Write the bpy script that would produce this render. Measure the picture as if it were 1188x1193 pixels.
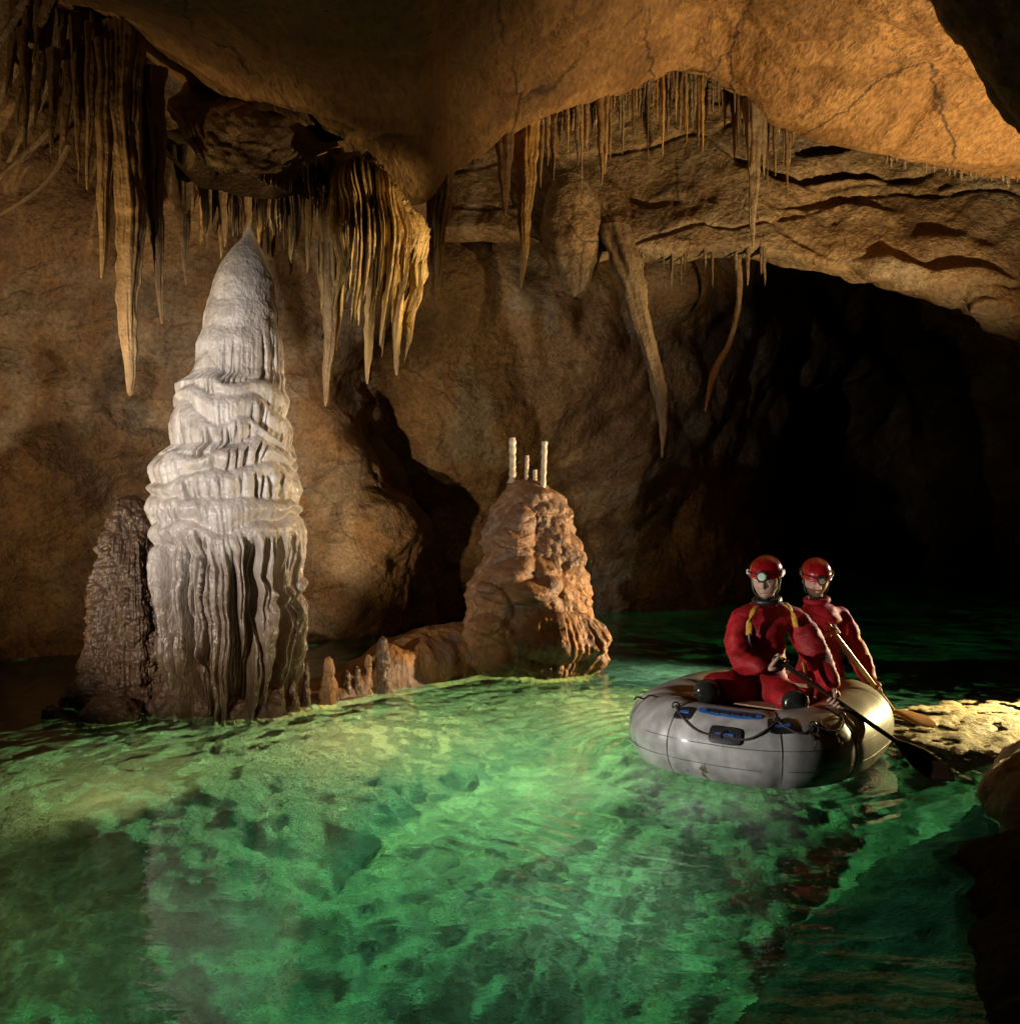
import bpy, bmesh, math, random
import numpy as np
from mathutils import Vector, Matrix

for _o in list(bpy.data.objects):
    bpy.data.objects.remove(_o)
S = bpy.context.scene
COL = S.collection

# ------------------------------------------------------------------ camera, world, exposure
CAM_H = 1.5
F = 1029.0
CU, CV = 594.0, 596.5
cam_d = bpy.data.cameras.new('camera')
cam = bpy.data.objects.new('camera', cam_d)
COL.objects.link(cam)
cam.location = (0, 0, CAM_H)
cam.rotation_euler = (math.radians(90), 0, 0)
cam_d.sensor_fit = 'VERTICAL'
cam_d.sensor_height = 36.0
cam_d.sensor_width = 36.0
cam_d.lens = 36.0 * F / 1193.0
cam_d.clip_start = 0.05
cam_d.clip_end = 500
S.camera = cam

w = bpy.data.worlds.new('World')
S.world = w
w.use_nodes = True
w.node_tree.nodes['Background'].inputs[0].default_value = (0.9, 0.7, 0.5, 1)
w.node_tree.nodes['Background'].inputs[1].default_value = 0.0005   # no daylight reaches the cave
S.view_settings.view_transform = 'Standard'
S.view_settings.look = 'None'
S.view_settings.exposure = 0
S.view_settings.gamma = 1
cy = S.cycles
cy.use_denoising = True
try:
    cy.denoiser = 'OPENIMAGEDENOISE'
    cy.denoising_input_passes = 'RGB_ALBEDO_NORMAL'
    cy.denoising_prefilter = 'ACCURATE'
except Exception:
    pass
cy.max_bounces = 7
cy.diffuse_bounces = 1
cy.glossy_bounces = 3
cy.transmission_bounces = 5
cy.transparent_max_bounces = 8
cy.volume_bounces = 0
cy.caustics_reflective = False
cy.caustics_refractive = False
cy.sample_clamp_indirect = 3.0
cy.sample_clamp_direct = 0
cy.use_light_tree = True
cy.blur_glossy = 0.5


def P(u, v, d):
    """photograph direction (u, v) at distance d ahead of the camera -> world point"""
    return np.array([(u - CU) / F * d, d, CAM_H - (v - CV) / F * d])


def W(u, v, z=0.0):
    """where the direction (u, v) meets the horizontal plane at height z"""
    d = (CAM_H - z) * F / (v - CV)
    return np.array([(u - CU) / F * d, d, z])


# ------------------------------------------------------------------ lamps (the cavers' flash units, plus added fills and underwater lamps)
def lamp(name, kind, loc, energy, col, aim=None, size=0.05, cone=60, blend=0.6, gobo=None):
    ld = bpy.data.lights.new(name, kind)
    ld.energy = energy
    ld.color = col
    ld.shadow_soft_size = size
    o = bpy.data.objects.new(name, ld)
    COL.objects.link(o)
    o.location = loc
    if kind == 'SPOT':
        ld.spot_size = math.radians(cone)
        ld.spot_blend = blend
        dv = Vector(aim) - Vector(loc)
        o.rotation_euler = dv.to_track_quat('-Z', 'Y').to_euler()
    if gobo:
        # imitated water caustics: uneven bright net patterned into the beam
        ld.use_nodes = True
        nt = ld.node_tree
        em = nt.nodes['Emission']
        tc = nt.nodes.new('ShaderNodeTexCoord')
        nz = nt.nodes.new('ShaderNodeTexNoise')
        nz.inputs['Scale'].default_value = gobo[0] * 0.5
        mixv = nt.nodes.new('ShaderNodeMix')
        mixv.data_type = 'VECTOR'
        mixv.inputs[0].default_value = 0.08
        vo = nt.nodes.new('ShaderNodeTexVoronoi')
        vo.feature = 'DISTANCE_TO_EDGE'
        vo.inputs['Scale'].default_value = gobo[0]
        mr = nt.nodes.new('ShaderNodeMapRange')
        mr.interpolation_type = 'SMOOTHERSTEP'
        mr.inputs[1].default_value = 0.0
        mr.inputs[2].default_value = gobo[1]
        mr.inputs[3].default_value = gobo[2]
        mr.inputs[4].default_value = gobo[3]
        nt.links.new(tc.outputs['Normal'], nz.inputs['Vector'])
        nt.links.new(tc.outputs['Normal'], mixv.inputs[4])
        nt.links.new(nz.outputs['Color'], mixv.inputs[5])
        nt.links.new(mixv.outputs[1], vo.inputs['Vector'])
        nt.links.new(vo.outputs['Distance'], mr.inputs[0])
        nt.links.new(mr.outputs[0], em.inputs['Strength'])
    return o


WARM = (1.0, 0.72, 0.38)
NEUT = (1.0, 0.90, 0.80)
UW = (1.0, 0.90, 0.50)
UC = (0.90, 0.95, 0.86)


def soft_falloff(o, power, smooth=0.6):
    """added underwater fill: point source, brightness falls off gently"""
    o.data.use_nodes = True
    nt = o.data.node_tree
    em = nt.nodes['Emission']
    lf = nt.nodes.new('ShaderNodeLightFalloff')
    lf.inputs['Strength'].default_value = power
    lf.inputs['Smooth'].default_value = smooth
    ad = nt.nodes.new('ShaderNodeMath')
    ad.operation = 'MULTIPLY_ADD'
    ad.inputs[1].default_value = 0.10
    nt.links.new(lf.outputs['Linear'], ad.inputs[0])
    nt.links.new(lf.outputs['Quadratic'], ad.inputs[2])
    # imitated caustics: a loose net of brighter lines patterned into the lamp
    tc = nt.nodes.new('ShaderNodeTexCoord')
    nz = nt.nodes.new('ShaderNodeTexNoise')
    nz.inputs['Scale'].default_value = 6
    mv = nt.nodes.new('ShaderNodeMix')
    mv.data_type = 'VECTOR'
    mv.inputs[0].default_value = 0.2
    vo = nt.nodes.new('ShaderNodeTexVoronoi')
    vo.feature = 'DISTANCE_TO_EDGE'
    vo.inputs['Scale'].default_value = 9
    mr = nt.nodes.new('ShaderNodeMapRange')
    mr.interpolation_type = 'SMOOTHSTEP'
    mr.inputs[1].default_value = 0.0
    mr.inputs[2].default_value = 0.14
    mr.inputs[3].default_value = 1.7
    mr.inputs[4].default_value = 0.85
    mu = nt.nodes.new('ShaderNodeMath')
    mu.operation = 'MULTIPLY'
    nt.links.new(tc.outputs['Normal'], nz.inputs['Vector'])
    nt.links.new(tc.outputs['Normal'], mv.inputs[4])
    nt.links.new(nz.outputs['Color'], mv.inputs[5])
    nt.links.new(mv.outputs[1], vo.inputs['Vector'])
    nt.links.new(vo.outputs['Distance'], mr.inputs[0])
    nt.links.new(mr.outputs[0], mu.inputs[0])
    nt.links.new(ad.outputs[0], mu.inputs[1])
    src = mu.outputs[0]
    nt.links.new(src, em.inputs['Strength'])


lamp('flash_right', 'SPOT', (4.7, 6.6, 0.8), 2050, WARM, (3.3, 8.0, 6.0), 0.05, 88, 1.0)
lamp('flash_right_low', 'SPOT', (5.0, 8.1, 1.1), 2300, (1.0, 0.74, 0.44), (-0.6, 8.3, 1.3), 0.04, 40, 0.5)
lamp('flash_front_left', 'SPOT', (-3.4, 2.4, 1.3), 800, (1.0, 0.91, 0.82), (-2.3, 6.9, 1.75), 0.05, 50, 0.7)
lamp('flash_left_low', 'SPOT', (-4.9, 5.0, 0.6), 300, WARM, (-4.0, 8.3, 2.9), 0.05, 104, 0.9)
lamp('flash_rear', 'SPOT', (-2.45, 8.4, 0.6), 230, (1.0, 0.74, 0.42), (0.2, 12.5, 2.6), 0.04, 62, 0.8)
lamp('flash_raft', 'SPOT', (-2.9, 3.3, 0.9), 520, (1.0, 0.95, 0.88), (1.3, 5.2, 0.40), 0.03, 22, 0.5, gobo=(55, 0.09, 2.2, 0.9))
lamp('flash_rim', 'SPOT', (5.0, 7.6, 2.0), 420, (1.0, 0.90, 0.78), (1.8, 5.7, 1.0), 0.04, 18, 0.4)
lamp('flash_curtain', 'SPOT', (3.5, 4.7, 1.3), 2000, (1.0, 0.78, 0.42), (-0.95, 7.0, 3.55), 0.03, 17, 1.0)
lamp('flash_stalactites', 'SPOT', (-4.4, 4.3, 0.9), 380, WARM, (-2.9, 6.6, 3.4), 0.03, 30, 0.9)
lamp('fill_bank', 'SPOT', (-0.2, 3.0, 0.45), 55, WARM, (-1.7, 7.3, 0.2), 0.03, 44, 0.8)  # added unseen fill lamp that brightens the bank
lamp('flash_far_roof', 'SPOT', (5.0, 7.6, 1.4), 620, WARM, (1.0, 9.2, 4.1), 0.03, 34, 0.8)
lamp('flash_sand', 'SPOT', (4.9, 7.2, 0.8), 900, (1.0, 0.78, 0.34), (3.1, 6.0, 0.0), 0.04, 62, 0.7)
lamp('fill_faces', 'SPOT', (-0.3, 1.6, 0.9), 60, (1.0, 0.93, 0.85), (1.7, 5.5, 1.10), 0.08, 10, 0.8)  # added soft fill from the front for the faces
for x, y, z, e, c, aim, cone in [(0.9, 7.05, -0.10, 28, UW, None, 0), (-0.9, 6.0, -0.07, 34, UW, None, 0), (-2.15, 4.85, -0.06, 19, UW, (-2.9, 5.6), 172),
                                 (0.7, 5.3, -0.08, 15, UC, (-0.4, 6.3), 172), (-1.9, 3.3, -0.08, 1.7, UW, (-2.3, 4.0), 160), (2.0, 9.2, -0.12, 12, UC, (1.5, 8.6), 170),
                                 (0.45, 4.1, -0.08, 5.0, UC, (0.3, 4.4), 150), (-0.8, 3.4, -0.08, 1.5, UC, (-0.9, 3.6), 150), (1.3, 4.6, -0.40, 2.5, UC, (1.4, 5.4), 110)]:
    o_ = lamp('water_fill', 'SPOT' if aim else 'POINT', (x, y, z), 10, c, (aim[0], aim[1], -0.8 if z > -0.3 else -0.1) if aim else None, 0, cone, 1.0)  # added unseen lamps light the bed, as the surface blocks lamps above
    soft_falloff(o_, e * 0.68)



# ------------------------------------------------------------------ numeric noise
def _hash(ix, iy, iz, seed):
    h = (ix.astype(np.int64) * 374761393 + iy.astype(np.int64) * 668265263 + iz.astype(np.int64) * 2147483647 + seed * 1274126177) & 0xffffffff
    h = ((h ^ (h >> 13)) * 1274126177) & 0xffffffff
    h = ((h ^ (h >> 16)) * 2246822519) & 0xffffffff
    return (h ^ (h >> 15)) & 0xffffffff


def noise(p, seed=0):
    """gradient-like smooth noise in about -1..1; p (..., 3)"""
    p = np.asarray(p, float)
    i = np.floor(p).astype(np.int64)
    f = p - i
    s = f * f * f * (f * (f * 6 - 15) + 10)
    out = np.zeros(p.shape[:-1])
    for dx in (0, 1):
        for dy in (0, 1):
            for dz in (0, 1):
                h = _hash(i[..., 0] + dx, i[..., 1] + dy, i[..., 2] + dz, seed)
                gx = ((h & 1023) / 511.5 - 1)
                gy = (((h >> 10) & 1023) / 511.5 - 1)
                gz = (((h >> 20) & 1023) / 511.5 - 1)
                g = gx * (f[..., 0] - dx) + gy * (f[..., 1] - dy) + gz * (f[..., 2] - dz)
                wx = s[..., 0] if dx else 1 - s[..., 0]
                wy = s[..., 1] if dy else 1 - s[..., 1]
                wz = s[..., 2] if dz else 1 - s[..., 2]
                out += g * wx * wy * wz
    return out * 1.6


def fbm(p, octs=4, seed=0, gain=0.5, lac=2.03):
    p = np.asarray(p, float)
    a, t, out = 1.0, 0.0, 0.0
    for k in range(octs):
        out = out + a * noise(p, seed + k * 17)
        t += a
        a *= gain
        p = p * lac + 3.7
    return out / t


def worley(p, seed=0, jit=1.0):
    """F1, F2 distances and a random value of the nearest cell"""
    p = np.asarray(p, float)
    i = np.floor(p).astype(np.int64)
    f1 = np.full(p.shape[:-1], 9.0)
    f2 = np.full(p.shape[:-1], 9.0)
    idv = np.zeros(p.shape[:-1])
    for dx in (-1, 0, 1):
        for dy in (-1, 0, 1):
            for dz in (-1, 0, 1):
                c = i + np.array([dx, dy, dz])
                h = _hash(c[..., 0], c[..., 1], c[..., 2], seed)
                ox = (h & 1023) / 1023.0
                oy = ((h >> 10) & 1023) / 1023.0
                oz = ((h >> 20) & 1023) / 1023.0
                q = c + np.stack([ox, oy, oz], -1) * jit
                d = np.sqrt(((q - p) ** 2).sum(-1))
                m = d < f1
                f2 = np.where(m, f1, np.minimum(f2, d))
                idv = np.where(m, ox, idv)
                f1 = np.where(m, d, f1)
    return f1, f2, idv


def sstep(a, b, x):
    t = np.clip((np.asarray(x, float) - a) / (b - a), 0, 1)
    return t * t * (3 - 2 * t)


# ------------------------------------------------------------------ mesh helpers
def link_mesh(name, verts, faces, mat, parent=None, loc=(0, 0, 0), smooth=True):
    me = bpy.data.meshes.new(name)
    if isinstance(faces, np.ndarray) and faces.shape[1] == 4:
        V = np.ascontiguousarray(verts, np.float32).reshape(-1, 3)
        me.vertices.add(len(V))
        me.vertices.foreach_set('co', V.ravel())
        n = len(faces)
        me.loops.add(n * 4)
        me.polygons.add(n)
        me.polygons.foreach_set('loop_start', np.arange(0, n * 4, 4, dtype=np.int32))
        me.loops.foreach_set('vertex_index', faces.astype(np.int32).ravel())
        me.update(calc_edges=True)
        me.validate()
    else:
        me.from_pydata([tuple(map(float, v)) for v in verts], [], [tuple(map(int, f)) for f in faces])
    if smooth:
        me.polygons.foreach_set('use_smooth', np.ones(len(me.polygons), bool))
    me.update()
    if mat is not None:
        me.materials.append(mat)
    o = bpy.data.objects.new(name, me)
    COL.objects.link(o)
    o.location = loc
    if parent is not None:
        o.parent = parent
    return o


def grid_faces(nr, nc, wrap=False, flip=False):
    r = np.arange(nr - 1)[:, None]
    c = np.arange(nc if wrap else nc - 1)[None, :]
    c2 = (c + 1) % nc
    a = r * nc + c
    b = r * nc + c2
    e = (r + 1) * nc + c2
    g = (r + 1) * nc + c
    q = np.stack([a, b, e, g], -1).reshape(-1, 4)
    return q[:, ::-1] if flip else q


def catmull(ctrl, n, axis):
    """resample control array along an axis with a centripetal-ish Catmull-Rom"""
    c = np.moveaxis(np.asarray(ctrl, float), axis, 0)
    m = len(c)
    t = np.linspace(0, m - 1, n)
    i = np.clip(np.floor(t).astype(int), 0, m - 2)
    f = (t - i).reshape((-1,) + (1,) * (c.ndim - 1))
    p1, p2 = c[i], c[i + 1]
    p0 = np.where((i == 0).reshape(f.shape), 2 * p1 - p2, c[np.maximum(i - 1, 0)])
    p3 = np.where((i == m - 2).reshape(f.shape), 2 * p2 - p1, c[np.minimum(i + 2, m - 1)])
    r = 0.5 * (2 * p1 + (p2 - p0) * f + (2 * p0 - 5 * p1 + 4 * p2 - p3) * f ** 2 + (-p0 + 3 * p1 - 3 * p2 + p3) * f ** 3)
    return np.moveaxis(r, 0, axis)


def grid_normals(p):
    du = np.gradient(p, axis=1)
    dv = np.gradient(p, axis=0)
    n = np.cross(du, dv)
    return n / (np.linalg.norm(n, axis=-1, keepdims=True) + 1e-9)


def patch(ctrl, nr, nc):
    a = catmull(ctrl, nr, 0)
    return catmull(a, nc, 1)


def tag(o, label, cat, group=None):
    o['label'] = label
    o['category'] = cat
    if group:
        o['group'] = group
    return o


def structure(o):
    o['kind'] = 'structure'
    return o


def empty(name, loc, rz=0):
    o = bpy.data.objects.new(name, None)
    o.empty_display_size = 0.2
    COL.objects.link(o)
    o.location = loc
    o.rotation_euler = (0, 0, rz)
    return o


# ------------------------------------------------------------------ materials
def rgb(c):
    return (c[0], c[1], c[2], 1.0)


class NB:
    """tiny node-tree builder"""
    def __init__(self, name):
        self.m = bpy.data.materials.new(name)
        self.m.use_nodes = True
        self.nt = self.m.node_tree
        self.b = self.nt.nodes['Principled BSDF']
        self.tc = self.nt.nodes.new('ShaderNodeTexCoord')

    def n(self, t, **kw):
        x = self.nt.nodes.new(t)
        for k, v in kw.items():
            setattr(x, k, v)
        return x

    def l(self, a, b):
        self.nt.links.new(a, b)

    def noise(self, scale, detail=6, rough=0.55, dist=0.0, vec=None, stretch=None):
        x = self.n('ShaderNodeTexNoise')
        x.inputs['Scale'].default_value = scale
        x.inputs['Detail'].default_value = detail
        x.inputs['Roughness'].default_value = rough
        x.inputs['Distortion'].default_value = dist
        self.l(self.vec(vec, stretch), x.inputs['Vector'])
        return x

    def vec(self, vec=None, stretch=None):
        v = vec or self.tc.outputs['Object']
        if stretch:
            mp = self.n('ShaderNodeMapping')
            mp.inputs['Scale'].default_value = stretch[0]
            mp.inputs['Rotation'].default_value = stretch[1]
            self.l(v, mp.inputs['Vector'])
            v = mp.outputs[0]
        return v

    def voro(self, scale, feature='F1', vec=None, stretch=None, rnd=1.0):
        x = self.n('ShaderNodeTexVoronoi', feature=feature)
        x.inputs['Scale'].default_value = scale
        x.inputs['Randomness'].default_value = rnd
        self.l(self.vec(vec, stretch), x.inputs['Vector'])
        return x

    def ramp(self, fac, stops):
        x = self.n('ShaderNodeValToRGB')
        e = x.color_ramp.elements
        while len(e) < len(stops):
            e.new(0.5)
        for k, (p, c) in enumerate(stops):
            e[k].position = p
            e[k].color = rgb(c) if len(c) == 3 else c
        self.l(fac, x.inputs[0])
        return x.outputs[0]

    def mix(self, f, a, b, mode='MIX'):
        x = self.n('ShaderNodeMix', data_type='RGBA', blend_type=mode)
        for s, k in ((f, 0), (a, 6), (b, 7)):
            if isinstance(s, (int, float)):
                x.inputs[k].default_value = s
            elif isinstance(s, (tuple, list)):
                x.inputs[k].default_value = rgb(s)
            else:
                self.l(s, x.inputs[k])
        return x.outputs[2]

    def math(self, op, a, b=0.0, c=0.0):
        x = self.n('ShaderNodeMath', operation=op)
        for s, k in ((a, 0), (b, 1), (c, 2)):
            if isinstance(s, (int, float)):
                x.inputs[k].default_value = s
            else:
                self.l(s, x.inputs[k])
        return x.outputs[0]

    def bump(self, h, strength, dist, prev=None):
        x = self.n('ShaderNodeBump')
        x.inputs['Strength'].default_value = strength
        x.inputs['Distance'].default_value = dist
        self.l(h, x.inputs['Height'])
        if prev is not None:
            self.l(prev, x.inputs['Normal'])
        return x.outputs[0]


def rock(name, cols, scale=1.0, crack=0.6, crack_scale=1.2, bump=1.0, rough=(0.35, 0.75), stretch=None, spec=0.5,
         streak=0.0, fine=1.0, tint=None, tint_amt=0.5, coat=0.0, grain=0.8, damp_amt=0.62):
    """wet limestone: layered mottling, hairline cracks, fine grain"""
    b = NB(name)
    big = b.noise(0.55 * scale, 8, 0.6, 0.6, stretch=stretch)
    med = b.noise(3.2 * scale, 8, 0.62, 0.3, stretch=stretch)
    fin = b.noise(26 * scale, 8, 0.65, 0.0, stretch=stretch)
    k = b.math('MULTIPLY_ADD', big.outputs[0], 0.55, b.math('MULTIPLY', med.outputs[0], 0.45))
    col = b.ramp(k, [(0.36, cols[0]), (0.5, cols[1]), (0.64, cols[2])])
    if tint:
        tn = b.noise(0.9 * scale, 5, 0.6, 1.0)
        col = b.mix(b.math('MULTIPLY', b.ramp(tn.outputs[0], [(0.5, (0, 0, 0)), (0.62, (1, 1, 1))]), tint_amt), col, tint)
    g = b.ramp(fin.outputs[0], [(0.32, (0.42, 0.40, 0.38)), (0.68, (1.45, 1.45, 1.45))])
    col = b.mix(grain, col, g, 'MULTIPLY')
    h = None
    # cracks
    if crack > 0:
        wob = b.noise(2.0 * scale, 5, 0.6)
        mv = b.n('ShaderNodeMix', data_type='VECTOR')
        mv.inputs[0].default_value = 0.28
        b.l(b.vec(None, stretch), mv.inputs[4])
        b.l(wob.outputs['Color'], mv.inputs[5])
        vo = b.voro(crack_scale, 'DISTANCE_TO_EDGE', vec=mv.outputs[1])
        where = b.noise(0.7 * scale, 3)
        line = b.ramp(vo.outputs[0], [(0.0, (1, 1, 1)), (0.012, (0, 0, 0))])
        msk = b.math('MULTIPLY', line, b.ramp(where.outputs[0], [(0.43, (0, 0, 0)), (0.52, (1, 1, 1))]))
        msk = b.math('MULTIPLY', msk, crack)
        col = b.mix(msk, col, (0.035, 0.022, 0.012))
        h = b.bump(b.math('SUBTRACT', 1.0, msk), 0.5 * bump, 0.02)
    if streak > 0:
        st = b.noise(5.0 * scale, 5, 0.6, 0.2, stretch=((1, 1, 0.12), (0, 0, 0)))
        col = b.mix(streak, col, b.ramp(st.outputs[0], [(0.35, (0.45, 0.4, 0.38)), (0.62, (1.25, 1.2, 1.1))]), 'MULTIPLY')
        h = b.bump(st.outputs[0], 0.5 * bump, 0.03, h)
    h = b.bump(med.outputs[0], 0.75 * bump, 0.10 / scale, h)
    vg = b.voro(15 * scale, 'F1', stretch=stretch)
    h = b.bump(vg.outputs[0], 0.28 * bump * fine, 0.02 / scale, h)
    h = b.bump(fin.outputs[0], 0.9 * bump * fine, 0.030 / scale, h)
    vf = b.voro(55 * scale, 'F1', stretch=stretch)
    h = b.bump(vf.outputs[0], 0.35 * bump * fine, 0.008 / scale, h)
    dm = b.noise(0.8 * scale, 7, 0.62, 0.8)
    damp = b.ramp(dm.outputs[0], [(0.47, (0, 0, 0)), (0.54, (1, 1, 1))])
    col = b.mix(b.math('MULTIPLY', damp, damp_amt), col, (0.46, 0.42, 0.40), 'MULTIPLY')
    b.l(col, b.b.inputs['Base Color'])
    rn = b.noise(9 * scale, 6, 0.7)
    r = b.n('ShaderNodeMapRange')
    r.inputs[1].default_value = 0.35
    r.inputs[2].default_value = 0.65
    r.inputs[3].default_value = rough[0]
    r.inputs[4].default_value = rough[1]
    b.l(rn.outputs[0], r.inputs[0])
    b.l(b.math('SUBTRACT', r.outputs[0], b.math('MULTIPLY', damp, 0.16)), b.b.inputs['Roughness'])
    b.b.inputs['Specular IOR Level'].default_value = spec
    b.b.inputs['Coat Weight'].default_value = coat
    b.b.inputs['Coat Roughness'].default_value = 0.12
    b.l(h, b.b.inputs['Normal'])
    return b.m


def plain(name, col, rough=0.5, metal=0.0, spec=0.5, bump=0.0, bscale=40, var=0.25, coat=0.0, stretch=None, sss=0.0):
    b = NB(name)
    nz = b.noise(bscale * 0.3, 5, 0.6, stretch=stretch)
    lo = tuple(c * (1 - var) for c in col)
    hi = tuple(min(1, c * (1 + var)) for c in col)
    b.l(b.ramp(nz.outputs[0], [(0.35, lo), (0.65, hi)]), b.b.inputs['Base Color'])
    b.b.inputs['Roughness'].default_value = rough
    b.b.inputs['Metallic'].default_value = metal
    b.b.inputs['Specular IOR Level'].default_value = spec
    b.b.inputs['Coat Weight'].default_value = coat
    if sss:
        b.b.inputs['Subsurface Weight'].default_value = sss
        b.b.inputs['Subsurface Radius'].default_value = (0.012, 0.005, 0.003)
    if bump:
        n2 = b.noise(bscale, 5, 0.6, stretch=stretch)
        b.l(b.bump(n2.outputs[0], bump, 0.01), b.b.inputs['Normal'])
    return b.m


# =================================================================== THE CAVE
M = {}
M['ceil'] = rock('ochre_limestone', [(0.20, 0.095, 0.028), (0.34, 0.175, 0.055), (0.48, 0.27, 0.09)], 0.8, 0.9, 0.75, 1.0,
                 (0.4, 0.8), stretch=((1.3, 0.42, 1.0), (0, 0, 0.6)))
M['wall'] = rock('brown_limestone', [(0.12, 0.062, 0.026), (0.22, 0.12, 0.048), (0.34, 0.20, 0.085)], 0.9, 0.55, 0.8, 1.1,
                 (0.35, 0.75), tint=(0.27, 0.23, 0.17), tint_amt=0.5)
M['back'] = rock('tan_limestone', [(0.12, 0.065, 0.026), (0.23, 0.13, 0.052), (0.35, 0.215, 0.095)], 0.7, 0.7, 0.6, 1.0,
                 (0.45, 0.8), tint=(0.30, 0.27, 0.20), tint_amt=0.55)
M['ceil2'] = rock('pale_ochre_limestone', [(0.17, 0.10, 0.045), (0.30, 0.19, 0.085), (0.42, 0.29, 0.14)], 0.8, 0.8, 0.9, 1.0,
                  (0.4, 0.8), tint=(0.34, 0.29, 0.20), tint_amt=0.5)
M['bed'] = rock('lake_bed_rock', [(0.36, 0.31, 0.17), (0.50, 0.43, 0.24), (0.64, 0.56, 0.34)], 1.2, 0.3, 1.3, 1.3,
                (0.7, 0.9), tint=(0.24, 0.19, 0.10), tint_amt=0.4, grain=0.4, damp_amt=0.45)

# ---- front ceiling: a lip of rock with a recess behind it
lip = [(-300, -10, 6.2), (0, 0, 6.7), (120, 30, 7.0), (205, 90, 7.3), (330, 178, 7.6), (480, 233, 7.5), (540, 190, 7.8),
       (640, 132, 8.2), (720, 110, 8.7), (795, 84, 9.2), (860, 110, 9.3), (905, 146, 9.3), (1000, 172, 9.2),
       (1100, 192, 9.0), (1188, 204, 8.7), (1400, 225, 8.2), (1700, 240, 7.0)]
z0d = [4.2, 4.9, 5.0, 5.0, 5.0, 5.1, 5.4, 5.9, 6.6, 7.3, 7.2, 6.9, 6.6, 6.1, 5.7, 5.0, 4.4]
rows = [[] for _ in range(10)]
for (u, v, d), dz in zip(lip, z0d):
    L = P(u, v, d)
    rows[0].append(L + np.array([0, 1.6, 2.2]))
    rows[1].append(L + np.array([0, 0.75, 1.1]))
    rows[2].append(L + np.array([0, 0.22, 0.22]))
    rows[3].append(L)
    m = P(u, v * 0.6, d * 0.6 + dz * 0.4)
    rows[4].append(m)
    m = P(u, v * 0.25, d * 0.25 + dz * 0.75)
    rows[5].append(m)
    t0 = P(u, -60, dz * 0.93)
    rows[6].append(t0)
    x = t0[0]
    rows[7].append(np.array([x * 1.05, 2.0, t0[2] + 0.3]))
    rows[8].append(np.array([x * 1.05, -1.5, t0[2] + 0.2]))
    rows[9].append(np.array([x * 1.0, -5.0, 3.5]))
g = patch(rows, 430, 620)
n = grid_normals(g)
n = np.where(n[..., 2:3] > 0, -n, n)
r_ = g * 1.0
disp = 0.13 * fbm(r_ * 0.42, 3, 3) + 0.07 * fbm(r_ * np.array([1.0, 0.7, 1.2]) * 1.2, 4, 9)
f1, f2, _ = worley(r_ * np.array([0.6, 0.45, 0.6]) + 0.25 * fbm(r_ * 0.7, 3, 5)[..., None], 4)
disp -= 0.045 * (1 - sstep(0.0, 0.14, f2 - f1))            # joints between slabs
disp += 0.02 * fbm(r_ * 7, 3, 21)
rowt = np.linspace(0, 9, g.shape[0])[:, None]
disp = disp * sstep(2.4, 3.9, rowt) + 0.05 * fbm(r_ * 2, 3, 8) * (1 - sstep(2.4, 3.9, rowt))
g = g + n * disp[..., None]
structure(link_mesh('cave_ceiling', g.reshape(-1, 3), grid_faces(*g.shape[:2]), M['ceil']))

# ---- left wall
vv = [-60, 60, 160, 260, 340, 400, 450, 500, 550, 600, 660, 715]
edge = {-60: 520, 60: 510, 160: 500, 260: 490, 340: 478, 400: 425, 450: 402, 500: 418, 550: 452, 600: 478, 660: 484, 715: 482}
cols_u = [-900, -450, -150, 0, 110, 220, 320]
rows = []
for v in vv:
    k = (v + 60) / 775.0
    r = []
    for u, dt, db in zip(cols_u, [3.0, 4.8, 6.2, 6.9, 7.4, 7.9, 8.2], [4.2, 6.3, 8.0, 8.9, 9.3, 9.6, 10.1]):
        kk = k ** 0.75
        r.append(P(u, v, dt * (1 - kk) + db * kk))
    e = edge[v]
    kk = k ** 0.8
    r.append(P(320 * 0.45 + e * 0.55, v, 8.4 * (1 - kk) + 10.6 * kk))
    r.append(P(e - 14, v, 8.7 * (1 - kk) + 11.0 * kk))
    q = P(e, v, 8.9 * (1 - kk) + 11.3 * kk)
    r.append(q)
    r.append(q + np.array([0.05, 0.7, 0.0]))
    r.append(q + np.array([-0.4, 1.8, 0.1]))
    rows.append(r)
base = [p.copy() for p in rows[-1]]
lo = []
for p in base:
    q = p.copy(); q[2] = -0.5; lo.append(q)
rows.append(lo)
rows.append([np.array([p[0], p[1], -3.5]) for p in base])
g = patch(rows, 420, 420)
n = grid_normals(g)
sgn = np.sign((n * (np.array([0, 0, 1.5]) - g)).sum(-1, keepdims=True))
n = n * sgn
r_ = g + 0.3 * fbm(g * 0.8, 3, 31)[..., None]
f1, f2, _ = worley(r_ * np.array([0.55, 0.55, 0.75]), 14)
disp = 0.38 * (0.5 - f1) + 0.18 * fbm(r_ * np.array([1.1, 1.1, 1.6]), 4, 33) + 0.022 * fbm(r_ * 8, 3, 35)
f1, f2, _ = worley(r_ * np.array([1.6, 1.6, 2.3]), 16)
disp += 0.06 * (0.5 - f1)
g = g + n * disp[..., None]
structure(link_mesh('cave_wall', g.reshape(-1, 3), grid_faces(*g.shape[:2]), M['wall']))

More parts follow.
